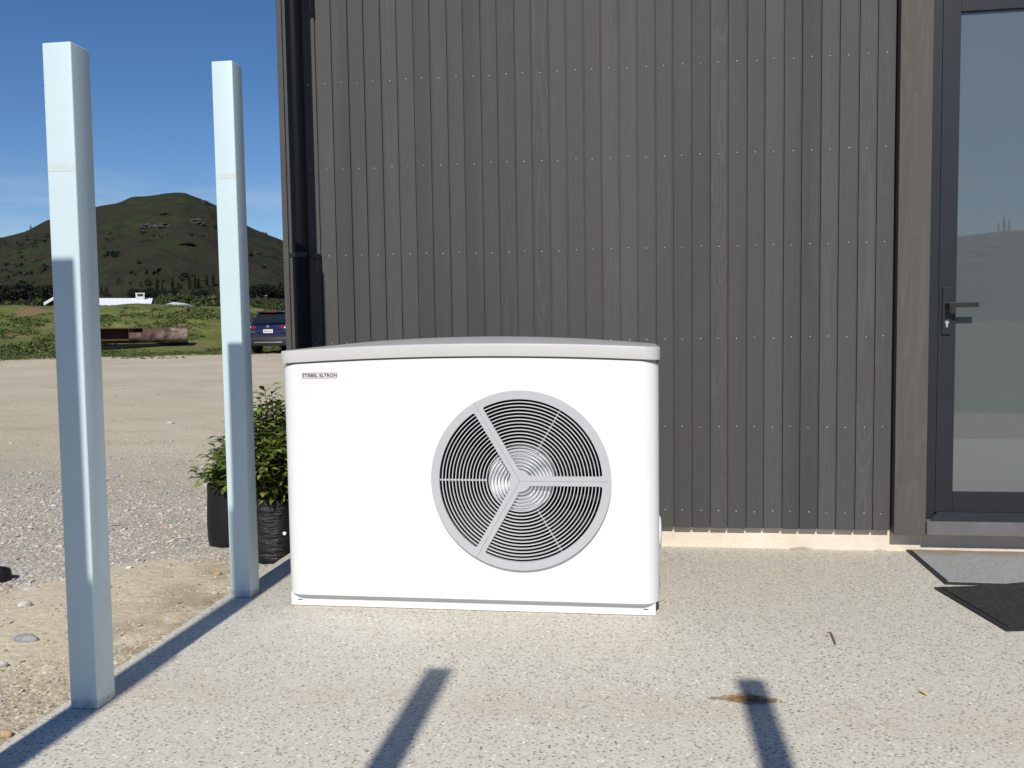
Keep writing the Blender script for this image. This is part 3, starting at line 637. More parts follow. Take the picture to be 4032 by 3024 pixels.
# ---------------------------------------------------------------- planter bags with shrubs
def leaf_faces(verts, faces, p, d, n, ln, wd):
    s = d.cross(n).normalized(); n = s.cross(d); i = len(verts)
    verts += [p, p + d * ln * .45 + s * wd + n * wd * .35, p + d * ln - n * ln * .18, p + d * ln * .45 - s * wd + n * wd * .35, p + d * ln * .5 - n * .0 ]
    faces += [(i, i + 1, i + 4), (i + 1, i + 2, i + 4), (i + 2, i + 3, i + 4), (i + 3, i, i + 4)]
def planter(name, label, x, y, r, h, sp_r, sp_h, stems, lps, seed, leaf=.045, slump=0.0, skin='planter'):
    random.seed(seed); z0 = ground_z(x, y) - .004
    T = thing(name, label, 'potted shrub', (x, y, z0))
    bm = bmesh.new(); loops = []
    for i, (q, t) in enumerate([(.90, 0), (.97, .02), (1.0, .12), (1.02, .35), (1.0, .6), (.97, .8), (.96, .93), (.93, 1.0), (.90, .985), (.90, .80)]):
        lp = []
        for k in range(40):
            th = 2 * PI * k / 40; w = 1 + .035 * mn.noise(Vector((math.cos(th) * 2.2, math.sin(th) * 2.2, t * 7 + seed))) + (.05 * mn.noise(Vector((math.cos(th) * 4, math.sin(th) * 4, t * 3 + seed))) if t > .5 else 0)
            zz = h * t + (slump * mn.noise(Vector((math.cos(th) * 2, math.sin(th) * 2, seed))) if t > .7 else 0)
            lp.append(Vector((r * q * w * math.cos(th), r * q * w * math.sin(th), zz)))
        loops.append(lp)
    loft(bm, loops, True, True); obj('planter_bag', bm, M[skin], T, 60)
    bm = bmesh.new(); bmesh.ops.create_circle(bm, cap_ends=True, radius=r * .90, segments=24, matrix=Matrix.Translation((0, 0, h * .83))); obj('soil', bm, M['soil'], T)
    tw = bmesh.new(); verts, faces = [], []
    for s in range(stems):
        th = random.uniform(0, 2 * PI); rr_ = math.sqrt(random.random()); top = Vector((math.cos(th) * sp_r * rr_, math.sin(th) * sp_r * rr_, sp_h * (1 - .38 * rr_ ** 2) * random.uniform(.80, 1.0)))
        base = Vector((math.cos(th) * r * .35 * rr_, math.sin(th) * r * .35 * rr_, h * .82)); mid = (base + top) / 2 + Vector((random.uniform(-.03, .03), random.uniform(-.03, .03), .03))
        tube(tw, [base, mid, top], [.005, .0035, .0015], 5)
        for k in range(lps):
            t = random.uniform(.12, 1.0); p = base.lerp(mid, t * 2) if t < .5 else mid.lerp(top, t * 2 - 1)
            ax = random.uniform(0, 2 * PI); d = Vector((math.cos(ax), math.sin(ax), random.uniform(-.35, .75))).normalized()
            p = p + d * random.uniform(.0, .05); nrm = Vector((random.uniform(-.5, .5), random.uniform(-.5, .5), 1)).normalized()
            l = leaf * random.uniform(.6, 1.35); leaf_faces(verts, faces, p, d, nrm, l, l * random.uniform(.19, .27))
    obj('stems', tw, M['twig'], T)
    me = bpy.data.meshes.new('foliage'); me.from_pydata([tuple(v) for v in verts], [], faces); fo = link('foliage', me, M['leaf'], T); fo['kind'] = 'stuff'
    random.seed(7); return T
planter('potted_shrub', 'smaller shrub in a smooth black planter bag left of the farther post', -2.205, 4.50, .133, .345, .175, .63, 36, 34, 3, .056, 0.0, 'smooth_planter')
planter('potted_shrub', 'taller bushy shrub in a crumpled black planter bag behind the heat pump', -1.835, 4.215, .142, .335, .285, .905, 110, 60, 11, .050, .05)
bm = bmesh.new(); lp = []
for k in range(24):
    th = 2 * PI * k / 24; rad_ = .075 + .012 * mn.noise(Vector((math.cos(th), math.sin(th), 2))); lp.append((rad_ * math.cos(th), rad_ * math.sin(th) * .8, 0))
loft(bm, [[Vector((p[0] * q, p[1] * q, z)) for p in lp] for q, z in ((.95, 0), (1, .012), (.98, .040), (.93, .058), (.86, .060), (.84, .02))], True, True)
gx, gy = -3.005, 3.665
o = obj('plastic_pot', bm, M['planter'], None, 50); o.location = (gx, gy, ground_z(gx, gy) - .002); tag(o, 'low black plastic pot lying on the gravel at the left edge', 'pot')

# ---------------------------------------------------------------- stones
ico = bmesh.new(); bmesh.ops.create_icosphere(ico, subdivisions=1, radius=1.0); IV = np.array([v.co[:] for v in ico.verts]); ico.verts.index_update(); IF = np.array([[v.index for v in f.verts] for f in ico.faces]); ico.free()
OV = np.array([(1, 0, 0), (0, 1, 0), (-1, 0, 0), (0, -1, 0), (0, 0, 1), (.62, .62, -.5), (-.62, -.62, -.5)], float); OF = np.array([(0, 1, 4), (1, 2, 4), (2, 3, 4), (3, 0, 4), (0, 5, 1), (2, 6, 3)])
def scatter(name, xs, ys, zs, size, mat, flat=(.28, .62), full=False):
    n = len(xs); BV, BF = (IV, IF) if full else (OV, OF); k = len(BV)
    ang = rng.uniform(0, 2 * PI, n); el = rng.uniform(.5, .95, n); fl = rng.uniform(*flat, n)
    P = BV[None] * (1 + rng.normal(0, .18, (n, k, 1))) + rng.normal(0, .12, (n, k, 3))
    P = P * np.stack([size, size * el, size * fl], 1)[:, None, :]
    c, s = np.cos(ang)[:, None], np.sin(ang)[:, None]
    X = P[..., 0] * c - P[..., 1] * s; Yv = P[..., 0] * s + P[..., 1] * c
    tilt = rng.normal(0, .28, (n, 1)); Zv = P[..., 2] + X * tilt
    Q = np.stack([X + xs[:, None], Yv + ys[:, None], Zv + zs[:, None]], -1)
    F = (BF[None] + (np.arange(n) * k)[:, None, None]).reshape(-1, 3)
    o = link(name, np_mesh(name, Q.reshape(-1, 3), F, 3), mat); o['kind'] = 'stuff'; return o
def field(n, r0, r1, pw, a0, a1):
    rr = r0 + (r1 - r0) * rng.random(n) ** pw; th = np.radians(rng.uniform(a0, a1, n)); return rr * np.sin(th), rr * np.cos(th), rr
def gzs(xs, ys): return np.array([ground_z(x, y) for x, y in zip(xs, ys)])
xs, ys, rr = field(170000, 2.3, 10.5, .85, -60, -19)
dist_s = np.sqrt((xs + 2.25) ** 2 + ((ys - 3.35) * .75) ** 2)
nz = np.array([mn.noise(Vector((x * 1.4, y * 1.4, 9))) for x, y in zip(xs, ys)])
nz2 = np.array([mn.noise(Vector((x * .7, y * .7, 4))) for x, y in zip(xs, ys)])
sandy = (dist_s + .35 * nz < .58) | (ys + .5 * nz2 < 3.55)
keep = (xs < -1.70) & ~sandy & (rng.random(len(xs)) < np.clip(1.25 - (rr + 2.2 * nz2 - 5.0) / 3.4, .05, 1))
gx_, gy_ = xs[keep], ys[keep]; size = np.clip(rng.lognormal(math.log(.0054), .42, len(gx_)), .003, .020)
scatter('gravel', gx_, gy_, gzs(gx_, gy_) + size * .12, size, M['stone'])
big = rng.random(len(gx_)) < .005; sz = rng.uniform(.014, .026, big.sum())
scatter('coarse_gravel', gx_[big], gy_[big], gzs(gx_[big], gy_[big]) + sz * .1, sz, M['stone'], (.22, .5), True)
keep = (xs < -1.70) & sandy & (rng.random(len(xs)) < np.where(dist_s + .35 * nz < .5, .17, .85))
gx_, gy_ = xs[keep], ys[keep]; size = np.clip(rng.lognormal(math.log(.0052), .5, len(gx_)), .002, .017)
scatter('tan_gravel', gx_, gy_, gzs(gx_, gy_) + size * .05, size, M['tan_gravel'])
xs, ys, rr = field(1500, 9, 31, 1.0, -42, -18)
scatter('loose_stones', xs, ys, gzs(xs, ys), np.clip(rng.lognormal(math.log(.010), .5, 1500), .004, .035), M['dirt_stone'])
def stone(label, u, v, size, mat, squash=(1, .7, .4), rz=0.0, sink=.25):
    bm = bmesh.new(); bmesh.ops.create_icosphere(bm, subdivisions=3, radius=1.0); s = random.uniform(0, 50)
    for q in bm.verts:
        k = 1 + .22 * mn.noise(q.co * 1.1 + Vector((s, 0, 0))) + .08 * mn.noise(q.co * 3 + Vector((0, s, 0))); q.co = Vector((q.co.x * squash[0], q.co.y * squash[1], q.co.z * squash[2])) * k * size * .85
    x, y, z = on_ground(u, v); o = obj('stone', bm, M[mat], None, 60); o.location = (x, y, z + size * squash[2] * (1 - 2 * sink)); o.rotation_euler = (random.uniform(-.1, .1), random.uniform(-.1, .1), rz)
    tag(o, label, 'stone', 'larger stones on the gravel')
stone('smooth rounded slate grey stone half buried in tan fines left of the post', 104, 2528, .056, 'grey_stone', (1, .55, .42), .05, .42)
stone('white quartz stone lying slanted in the tan fines left of the post', 98, 2392, .034, 'white_stone', (1, .55, .55), .7)
stone('flat pale stone slab at the upper rim of the tan fines', 122, 2326, .040, 'pale_stone', (1, .5, .26), .4)
stone('small white stone against the slab edge near the farther post', 846, 2348, .018, 'white_stone', (1, .7, .6), .2)
stone('flat pale blue grey stone on the gravel between the posts', 615, 2003, .036, 'pale_stone', (1, .55, .25), .1)
stone('orange brown stone on the gravel between the posts', 650, 2075, .026, 'tan_stone', (1, .6, .4), .1)
stone('round white stone beside the orange brown stone', 677, 2082, .020, 'white_stone', (1, .7, .5))
stone('bright white flat stone on gravel near the tan fines', 558, 2165, .026, 'white_stone', (1, .6, .35), .1)
stone('dark grey flat stone on gravel near the upper left post', 452, 1877, .052, 'grey_stone', (1, .5, .3), 0)
stone('grey green flat stone right of the nearer post', 460, 2068, .034, 'grey_stone', (1, .55, .25), .1)
stone('angular tan stone in the fines beside the farther post', 858, 2268, .022, 'tan_stone', (1, .8, .5), .5)
stone('pale grey pebble in the fines right of the nearer post', 462, 2277, .018, 'pale_stone', (1, .6, .4), 0)
stone('ochre rounded pebble at the slab edge, lowest at left', 27, 2905, .020, 'tan_stone', (1, .8, .7), 0)
stone('white pebble at the left edge below the slate grey stone', 12, 2645, .022, 'white_stone', (1, .7, .7), 0)
stone('sharp pale rock lying alone on the bare dirt yard', 672, 1670, .055, 'pale_stone', (1, .6, .4), .2)

# ---------------------------------------------------------------- litter on the slab
bm = bmesh.new()
for k in range(420):
    t = random.gauss(0, .42); t = max(-1.05, min(1.05, t)); x = .330 + t * .095; y = 2.545 + random.gauss(0, .012) * (1.1 - abs(t) * .6); z = .002 + abs(random.gauss(0, .006)) * (1.1 - abs(t))
    an = random.gauss(0, .55); l = random.uniform(.008, .026); d = Vector((math.cos(an), math.sin(an), random.gauss(0, .12))) * l
    tube(bm, [Vector((x, y, z)) - d / 2, Vector((x, y, z + random.uniform(0, .002))), Vector((x, y, z)) + d / 2], .0006, 3)
o = obj('needle_clump', bm, M['needles']); tag(o, 'clump of dry brown needles and straw crossed by a post shadow', 'plant litter')
bm = bmesh.new(); tube(bm, [(.7005, 3.139, .004), (.697, 3.09, .005), (.6935, 3.05, .004), (.690, 3.019, .004)], [.003, .0038, .0036, .003], 6); tube(bm, [(.7005, 3.137, .004), (.689, 3.138, .005)], .002, 5)
o = obj('twig', bm, M['stick']); tag(o, 'short brown twig lying alone on the concrete slab', 'twig')
def leafobj(label, a, b, w, mat, name='dry_leaf'):
    a, b = Vector((*a, .003)), Vector((*b, .004)); d = b - a; s = Vector((-d.y, d.x, 0)).normalized() * w; m = (a + b) / 2 + Vector((0, 0, .006))
    bm = bmesh.new(); loops = []
    for t, q in ((0, .25), (.3, .9), (.6, 1.0), (.85, .6), (1, .1)):
        c = a.lerp(b, t) + Vector((0, 0, .006 * math.sin(PI * t))); loops.append([c - s * q, c + Vector((0, 0, .0015)), c + s * q, c - Vector((0, 0, .0006))])
    loft(bm, loops); o = obj(name, bm, M[mat]); tag(o, label, 'leaf')
leafobj('small yellow leaf lying on the slab at lower right', (.846, 2.657), (.862, 2.625), .006, 'yellow_leaf')
leafobj('dark brown dry leaf lying against the foot of the wall', (.770, 4.318), (.880, 4.322), .006, 'brown_leaf')
leafobj('orange brown dry leaf strip by the corner of the grey mat', (1.160, 4.31), (1.215, 4.318), .004, 'straw')
def strawobj(label, a, b):
    bm = bmesh.new(); m = (Vector(a) + Vector(b)) / 2 + Vector((.004, .0, .002)); tube(bm, [a, m, b], .0011, 5); o = obj('straw', bm, M['yellow_leaf']); tag(o, label, 'straw')
strawobj('pale straw lying on the worn grey doormat', (1.405, 4.065, .0145), (1.43, 4.006, .0145)); strawobj('thin pale stalk on the slab in front of the wall', (.629, 3.905, .002), (.668, 3.866, .002))

# ---------------------------------------------------------------- parked car
cx, cy = 33.0 * math.sin(rad(-23.55)), 33.0 * math.cos(rad(-23.55)); cz = ground_z(cx, cy)
CAR = thing('parked_car', 'dark blue hatchback parked on the dirt, seen from behind, partly hidden by the building', 'car', (cx, cy, cz), rad(23.55 - 24))
def cpart(name, bm, mat, parent=None, smooth=50): return obj(name, bm, mat, parent or CAR, smooth)
def ring(y, z0, z1, hw, k=.12, rr_=0.0):
    h = z1 - z0; pts = [(-hw + k, z0), (hw - k, z0), (hw, z0 + k), (hw + rr_, (z0 + z1) / 2), (hw, z1 - k), (hw - k * 1.2, z1), (-hw + k * 1.2, z1), (-hw, z1 - k), (-hw - rr_, (z0 + z1) / 2), (-hw, z0 + k)]
    return [Vector((p[0], y, p[1])) for p in pts]
bm = bmesh.new(); loft(bm, [ring(.02, .50, 1.00, .62), ring(.05, .42, 1.05, .74), ring(.16, .36, 1.10, .84, .14, .01), ring(.5, .30, 1.12, .88, .14, .02), ring(1.5, .28, 1.08, .885, .12, .02), ring(3.2, .28, 1.05, .885, .12, .01), ring(3.9, .32, .95, .84, .14), ring(4.3, .40, .80, .66, .12)]); cpart('body', bm, M['car_paint'])
bm = bmesh.new(); loft(bm, [ring(.20, 1.03, 1.14, .74, .03), ring(.42, 1.03, 1.50, .62, .06), ring(.62, 1.03, 1.585, .60, .08), ring(1.6, 1.03, 1.60, .60, .08), ring(2.4, 1.03, 1.53, .59, .08), ring(3.3, 1.0, 1.06, .68, .02)]); cpart('cabin', bm, M['car_paint'])
bm = bmesh.new(); vv = [bm.verts.new(p) for p in ((-.66, .185, 1.125), (.66, .185, 1.125), (.54, .405, 1.455), (-.54, .405, 1.455))]; bm.faces.new(vv); r = bmesh.ops.extrude_face_region(bm, geom=list(bm.faces))
for v in [g for g in r['geom'] if isinstance(g, bmesh.types.BMVert)]: v.co += Vector((0, -.03, .018))
cpart('rear_window', bm, M['car_glass'])
bm = bmesh.new(); box(bm, -.56, .56, .28, .52, 1.525, 1.565, bev=.015); cpart('roof_spoiler', bm, M['car_paint'])
bm = bmesh.new(); box(bm, -.22, .22, .272, .279, 1.530, 1.552); cpart('brake_light', bm, M['car_red'])
bm = bmesh.new(); tube(bm, [(.1, .70, 1.60), (.1, .60, 1.74)], [.012, .004], 6); cpart('aerial', bm, M['car_trim'])
bm = bmesh.new(); loft(bm, [ring(-.03, .33, .60, .66, .06), ring(.0, .30, .63, .80, .06), ring(.25, .30, .62, .905, .06), ring(.62, .34, .50, .91, .04)]); cpart('bumper', bm, M['car_trim'])
bm = bmesh.new(); box(bm, -.55, .55, -.045, -.025, .405, .440, bev=.008); cpart('bumper_insert', bm, M['alloy'])
for sgn in (-1, 1):
    bm = bmesh.new(); loft(bm, [[Vector((sgn * px_, yy_ + dy, zz_)) for px_, yy_, zz_ in ((.46, .03, .97), (.50, .035, 1.03), (.72, .085, 1.06), (.86, .20, 1.07), (.862, .20, .97), (.72, .085, .93), (.55, .035, .94))] for dy in (0, -.03)]); tl = cpart('tail_light', bm, M['car_red'])
    bm = bmesh.new(); loft(bm, [[Vector((sgn * px_, yy_ + dy, zz_)) for px_, yy_, zz_ in ((.66, .035, .965), (.66, .035, 1.02), (.82, .135, 1.04), (.82, .135, .975))] for dy in (0, -.018)]); cpart('clear_lens', bm, M['car_lens'], tl)
    bm = bmesh.new(); box(bm, sgn * .72 - .09, sgn * .72 + .09, -.012, .0, .47, .50); cpart('reflector', bm, M['car_red'])
    for wy in (.80, 3.45):
        bm = bmesh.new(); rows = [(.20, .22), (.30, .21), (.335, .17), (.335, .03), (.30, .0), (.20, .0)]
        loft(bm, [[Vector((sgn * (.905 - xx), wy + q * math.cos(2 * PI * k / 24), .335 + q * math.sin(2 * PI * k / 24))) for k in range(24)] for q, xx in rows], True, True); wl = cpart('wheel', bm, M['tyre'])
        bm = bmesh.new(); loft(bm, [[Vector((sgn * xx, wy + q * math.cos(2 * PI * k / 20), .335 + q * math.sin(2 * PI * k / 20))) for k in range(20)] for q, xx in ((.20, .897), (.19, .910), (.05, .900))], True, True); cpart('rim', bm, M['alloy'], wl)
bm = bmesh.new(); box(bm, -.185, .185, -.005, .018, .765, .895, bev=.004); pl = cpart('number_plate', bm, M['plate_white'])
me, a0_, b0_ = text_mesh('KWU315', 'plate_text')
for v in me.vertices: c = v.co.copy(); v.co = Vector((-.158 + (c.x - a0_[0]) / (b0_[0] - a0_[0]) * .316, -.0055 - c.z * .5, .790 + (c.y - a0_[1]) / (b0_[1] - a0_[1]) * .080))
link('plate_text', me, M['plate_black'], pl)
bm = bmesh.new(); lathe_y(bm, [(.042, .012), (.055, -.004), (.055, -.012), (.040, -.012), (.038, .012)], 0, 1.0, 24); box(bm, -.055, .055, -.016, -.006, .990, 1.010); cpart('badge', bm, M['chrome'])
bm = bmesh.new(); box(bm, -.70, -.50, .008, .030, .80, .815); cpart('trim_script', bm, M['chrome'])
bm = bmesh.new(); box(bm, -.28, .28, -.003, .02, .905, .925, bev=.004); cpart('boot_handle', bm, M['car_trim'])
bm = bmesh.new(); tube(bm, [(.12, .20, 1.16), (-.30, .215, 1.185)], .012, 6); cpart('rear_wiper', bm, M['car_trim'])

# ---------------------------------------------------------------- steel casing tube and sheet lying on the bank
d0 = 40.5; pa = Vector((d0 * math.sin(rad(-28.4)), d0 * math.cos(rad(-28.4)), 0)); pb = Vector((d0 * math.sin(rad(-34.5)), d0 * math.cos(rad(-34.5)), 0)); ax = (pb - pa); Lc = ax.length; ax.normalize()
rc = .33; zc = CAMZ + d0 * math.tan(rad(-.12))
CUL = thing('steel_tube', 'long rusty steel casing tube with its side cut away, lying on the grass bank', 'pipe', (pa.x, pa.y, zc)); sd = Vector((-ax.y, ax.x, 0))
if sd.dot(Vector((pa.x, pa.y, 0))) > 0: sd = -sd       # sd points at the yard
def shell(cut, s0, s1, name, mat, ra=rc, rb=rc - .012):
    bm = bmesh.new(); ang = [cut[0] + (cut[1] - cut[0]) * i / 40 for i in range(41)]
    def P(s, t, q): return ax * s + sd * (q * math.cos(t)) + Vector((0, 0, q * math.sin(t)))
    loops = [[P(s, t, ra) for t in ang] + [P(s, t, rb) for t in ang[::-1]] for s in np.linspace(s0, s1, 6)]
    loft(bm, loops); return obj(name, bm, mat, CUL, 40)
f = Lc
shell((0.0, 2 * PI), 0, 1.78, 'tube_wall', M['rust']); shell((rad(64), rad(360 + 22)), 1.784, 2.33, 'tube_wall', M['rust']); shell((rad(64), rad(360 - 38)), 2.334, f, 'tube_wall', M['rust_inside'])
for t0 in (0.0,):
    bm = bmesh.new(); tube(bm, [ax * -.01, ax * .03], rc * .98, 32); obj('end_band', bm, M['rust'], CUL, 40)
q0, q1 = on_ground(400, 1377), on_ground(736, 1354); q0, q1 = Vector(q0), Vector(q1); dd = (q1 - q0); ss = Vector((-dd.y, dd.x, 0)).normalized() * .16
bm = bmesh.new(); loft(bm, [[q0 + dd * t - ss + Vector((0, 0, .01)), q0 + dd * t + ss + Vector((0, 0, .03)), q0 + dd * t + ss + Vector((0, 0, .12)), q0 + dd * t - ss + Vector((0, 0, .11))] for t in (0, .35, .7, 1)])
o = obj('steel_strip', bm, M['black_sheet']); tag(o, 'long flat black strip lying in the grass before the rusty tube', 'metal strip')

# ---------------------------------------------------------------- house behind the bank
def polar(az, r): return Vector((r * math.sin(rad(az)), r * math.cos(rad(az)), 0))
hr_ = 88.0; zh = lambda el, r=hr_: CAMZ + r * math.tan(rad(el))
hA, hB = polar(-35.6, hr_), polar(-30.25, hr_); hx = (hB - hA).normalized(); hy = Vector((-hx.y, hx.x, 0));
if hy.dot(hA) < 0: hy = -hy
HS = thing('farm_house', 'low house with a long white ribbed roof and square chimney behind the bank', 'house', (hA.x, hA.y, 0.2)); Lh = (hB - hA).length
def HP(s, d, z): return hx * s + hy * d + Vector((0, 0, z - .2))
zr, ze = zh(2.13, hr_ + 3), zh(1.55)
bm = bmesh.new(); loft(bm, [[HP(s, 0, ze), HP(s + q, 3.2, zr), HP(s + 2 * q, 6.4, ze), HP(s + 2 * q, 6.4, ze - .15), HP(s + q, 3.2, zr - .15), HP(s, 0, ze - .15)] for s, q in ((0, 0), (Lh - .3, .42))]); rf_ = obj('roof', bm, M['white_roof'], HS)
bm = bmesh.new()
for k in range(int(Lh / .38)):
    s = .19 + k * .38; loft(bm, [[HP(s - .02, d, z + .002), HP(s + .02, d, z + .002), HP(s + .02, d, z + .025), HP(s - .02, d, z + .025)] for d, z in ((0, ze), (3.2, zr))])
rb_ = obj('roof_ribs', bm, M['white_roof'], rf_); rb_['kind'] = 'stuff'
bm = bmesh.new(); loft(bm, [[HP(s, .4, .3), HP(s, 6.0, .3), HP(s, 6.0, ze - .1), HP(s, 3.2, zr - .3), HP(s, .4, ze - .1)] for s in (.4, Lh - .25)]); obj('wall', bm, M['house_dark'], HS)
bm = bmesh.new(); loft(bm, [[HP(Lh - .28 + q, .05, .2), HP(Lh - .28 + q, .05, ze - .1), HP(Lh + .14 + q, 3.2, zr - .08), HP(Lh + .56 + q, 6.3, ze - .1), HP(Lh + .56 + q, 6.3, .2)] for q in (-.1, .02)]); obj('gable', bm, M['house_dark'], HS)
sc_ = Lh * (( -30.91 + 35.6) / 5.35); zc1 = zh(2.44, hr_ + 3)
bm = bmesh.new(); box(bm, -.38, .38, -.4, .4, 0, zc1 - zr + .3 - .10); box(bm, -.41, .41, -.43, .43, zc1 - zr + .3 - .098, zc1 - zr + .3); ch = obj('chimney', bm, M['house_wall'], HS); ch.location = HP(sc_, 3.0, zr - .3); ch.rotation_euler = (0, 0, math.atan2(hx.y, hx.x))
bm = bmesh.new(); box(bm, -.26, .26, -.415, -.39, zc1 - zr + .3 - .34, zc1 - zr + .3 - .12); obj('chimney_opening', bm, M['house_dark'], ch)
w0, w1 = polar(-36.15, hr_ - 2), polar(-35.3, hr_ - 2)        # the wing at left shows one white verge
bm = bmesh.new(); a_, b_ = w0 + Vector((0, 0, zh(1.66))), w1 + Vector((0, 0, zh(2.2))); up = Vector((0, 0, .26)); bk = Vector((-1.2, 2.4, 0))
loft(bm, [[a_, a_ + up, a_ + up + bk, a_ + bk], [b_, b_ + up, b_ + up + bk, b_ + bk]]); o = obj('verge', bm, M['white_roof'], HS); o.location = -Vector((hA.x, hA.y, .2))
bm = bmesh.new(); loft(bm, [[w0 + Vector((0, .3, zh(1.5))), w1 + Vector((0, .3, zh(1.5))), w1 + Vector((0, .3, zh(2.15))), w0 + Vector((0, .3, zh(1.62)))], [p + Vector((-2, 4, 0)) for p in (w0 + Vector((0, 0, zh(1.5))), w1 + Vector((0, 0, zh(1.5))), w1 + Vector((0, 0, zh(2.15))), w0 + Vector((0, 0, zh(1.62))))]]); o = obj('wing_wall', bm, M['house_dark'], HS); o.location = -Vector((hA.x, hA.y, .2))
g0, g1 = polar(-30.05, 95), polar(-29.45, 95)
SH = thing('shed', 'small shed of which only the pale roof edge shows right of the white roof', 'shed', (g0.x, g0.y, .3)); dg_ = g1 - g0
bm = bmesh.new(); zs1 = CAMZ + 95 * math.tan(rad(1.92)); zs0 = CAMZ + 95 * math.tan(rad(1.6)); loft(bm, [[Vector((0, 0, zs0 - .3)), Vector((.8, 1.8, zs1 - .3)), Vector((1.6, 3.6, zs0 - .3))], [dg_ + Vector((.3, 0, zs0 - .4)), dg_ + Vector((1.0, 1.8, zs1 - .45)), dg_ + Vector((1.9, 3.6, zs0 - .4))]]); obj('roof', bm, M['grey_roof'], SH)
bm = bmesh.new(); loft(bm, [[Vector((.2, .2, 0)), Vector((1.2, 3.2, 0)), dg_ + Vector((1.2, 3.0, 0)), dg_ + Vector((.1, .2, 0))], [Vector((.2, .2, zs0 - .5)), Vector((1.2, 3.2, zs0 - .5)), dg_ + Vector((1.2, 3.0, zs0 - .5)), dg_ + Vector((.1, .2, zs0 - .5))]]); obj('wall', bm, M['house_dark'], SH)

# ---------------------------------------------------------------- trees
def crown(kind, n, seed):
    g = np.random.default_rng(seed); pts, siz = [], []
    while len(pts) < n:
        z = g.random(); th = g.uniform(0, 2 * PI); q = math.sqrt(g.random())
        if kind == 'poplar': R = .125 * (math.sin(PI * min(1, z * .9 + .1)) ** .55) * (1 - .35 * z); zz = .06 + .94 * z
        elif kind == 'conifer': R = .30 * (1 - z) ** .85 + .015; zz = .06 + .94 * z
        elif kind == 'round': R = .46 * math.sin(PI * min(1, .14 + z * .86)) ** .6; zz = .12 + .88 * z
        else: R = .52 * math.sin(PI * min(1, .12 + z * .88)) ** .5; zz = .05 + .95 * z
        R *= 1 + .35 * mn.noise(Vector((math.cos(th) * 1.7, math.sin(th) * 1.7, z * 4 + seed)))
        if q < .35 and g.random() < .6: continue
        if mn.noise(Vector((math.cos(th) * 2.5, math.sin(th) * 2.5, z * 7 + seed * 3))) < -.38: continue
        pts.append((R * q * math.cos(th), R * q * math.sin(th), zz)); siz.append(g.uniform(.6, 1.3))
    pts = np.array(pts); siz = np.array(siz)[:, None] * {'poplar': .034, 'conifer': .036, 'round': .05, 'bush': .055}[kind]
    n = len(pts); a = g.normal(size=(n, 3)); a /= np.linalg.norm(a, axis=1)[:, None]; b = np.cross(a, g.normal(size=(n, 3))); b /= np.linalg.norm(b, axis=1)[:, None]
    V = np.stack([pts + a * siz, pts + b * siz * .8, pts - a * siz, pts - b * siz * .8], 1).reshape(-1, 3); F = np.arange(4 * n).reshape(-1, 4)
    return np_mesh('crown', V, F, 4)
PROTO = {}
for kind, n in (('poplar', 420), ('conifer', 460), ('round', 620), ('bush', 620)):
    for s in range(2): PROTO[kind, s] = crown(kind, n, 11 + s * 5 + len(kind))
tbm = bmesh.new(); tube(tbm, [(0, 0, -.06), (0.004, 0, .4), (0, .003, .9)], [.022, .016, .003], 6); TR = bpy.data.meshes.new('trunk'); tbm.to_mesh(TR); tbm.free(); TR.materials.append(M['bark'])
for k in PROTO: PROTO[k].materials.append(M['dark_foliage'])
GREEN = {}
for k in PROTO:
    c = PROTO[k].copy(); c.materials.clear(); c.materials.append(M['green_foliage']); GREEN[k] = c
cnt = [0]
def tree(name, label, kind, loc, h, wide=1.0, green=False, group='trees on the hillside', cat='tree'):
    cnt[0] += 1; s = cnt[0] % 2
    T = thing(name, label, cat, loc, random.uniform(0, 6.28), group); T.scale = (h * wide, h * wide, h)
    for nm, me in (('trunk', TR), ('crown', (GREEN if green else PROTO)[kind, s])):
        o = bpy.data.objects.new(nm, me); COL.objects.link(o); o.parent = T
    return T
def htree(name, label, kind, u, vb, vt, wide=1.0, green=False, group='trees on the hillside'):
    x, y, z = on_hill(u, vb); r = math.hypot(x, y); h = (vb - vt) / 3400.0 * r * 1.06
    return tree(name, label, kind, (x, y, z - .03 * h), h, wide, green, group)
Pz = 'poplar'
htree('conifer_tree', 'lone dark conifer on the skyline left of the nearer post', 'conifer', 121, 899, 886, 1.2)
for u, vb, vt, w, l in ((620, 1146, 1100, 1.25, 'broad dark poplar above the chimney, leftmost of the poplars'), (639, 1142, 1114, 1.1, 'short slim poplar touching the broad poplar above the chimney'), (680, 1143, 1098, 1.1, 'single slim poplar standing apart right of the chimney'), (747, 1142, 1096, 1.2, 'dark poplar midway between the posts, left one of a close pair'), (770, 1138, 1088, 1.15, 'tallest poplar, right one of the close pair between the posts'), (783, 1138, 1100, 1.2, 'short poplar leaning against the tallest poplar'), (815, 1128, 1085, 1.2, 'slim poplar just left of the farther post'), (841, 1130, 1088, 1.3, 'poplar half hidden by the left face of the farther post')):
    htree('poplar_tree', l, Pz, u, vb, vt, w)
for u, vb, vt, w, l in ((466, 1124, 1102, 1.0, 'small lone conifer on the slope right of the nearer post'), (555, 1131, 1109, 1.1, 'pointed dark tree, left one of two above the white roof'), (420, 1172, 1138, 1.3, 'dark conifer at the hill foot beside the nearer post'), (402, 1165, 1135, 1.1, 'conifer partly behind the right face of the nearer post'), (842, 1150, 1132, 1.0, 'small conifer on the slope beside the farther post'), (825, 1147, 1136, 1.1, 'tiny conifer left of the farther post')):
    htree('conifer_tree', l, 'conifer', u, vb, vt, w)
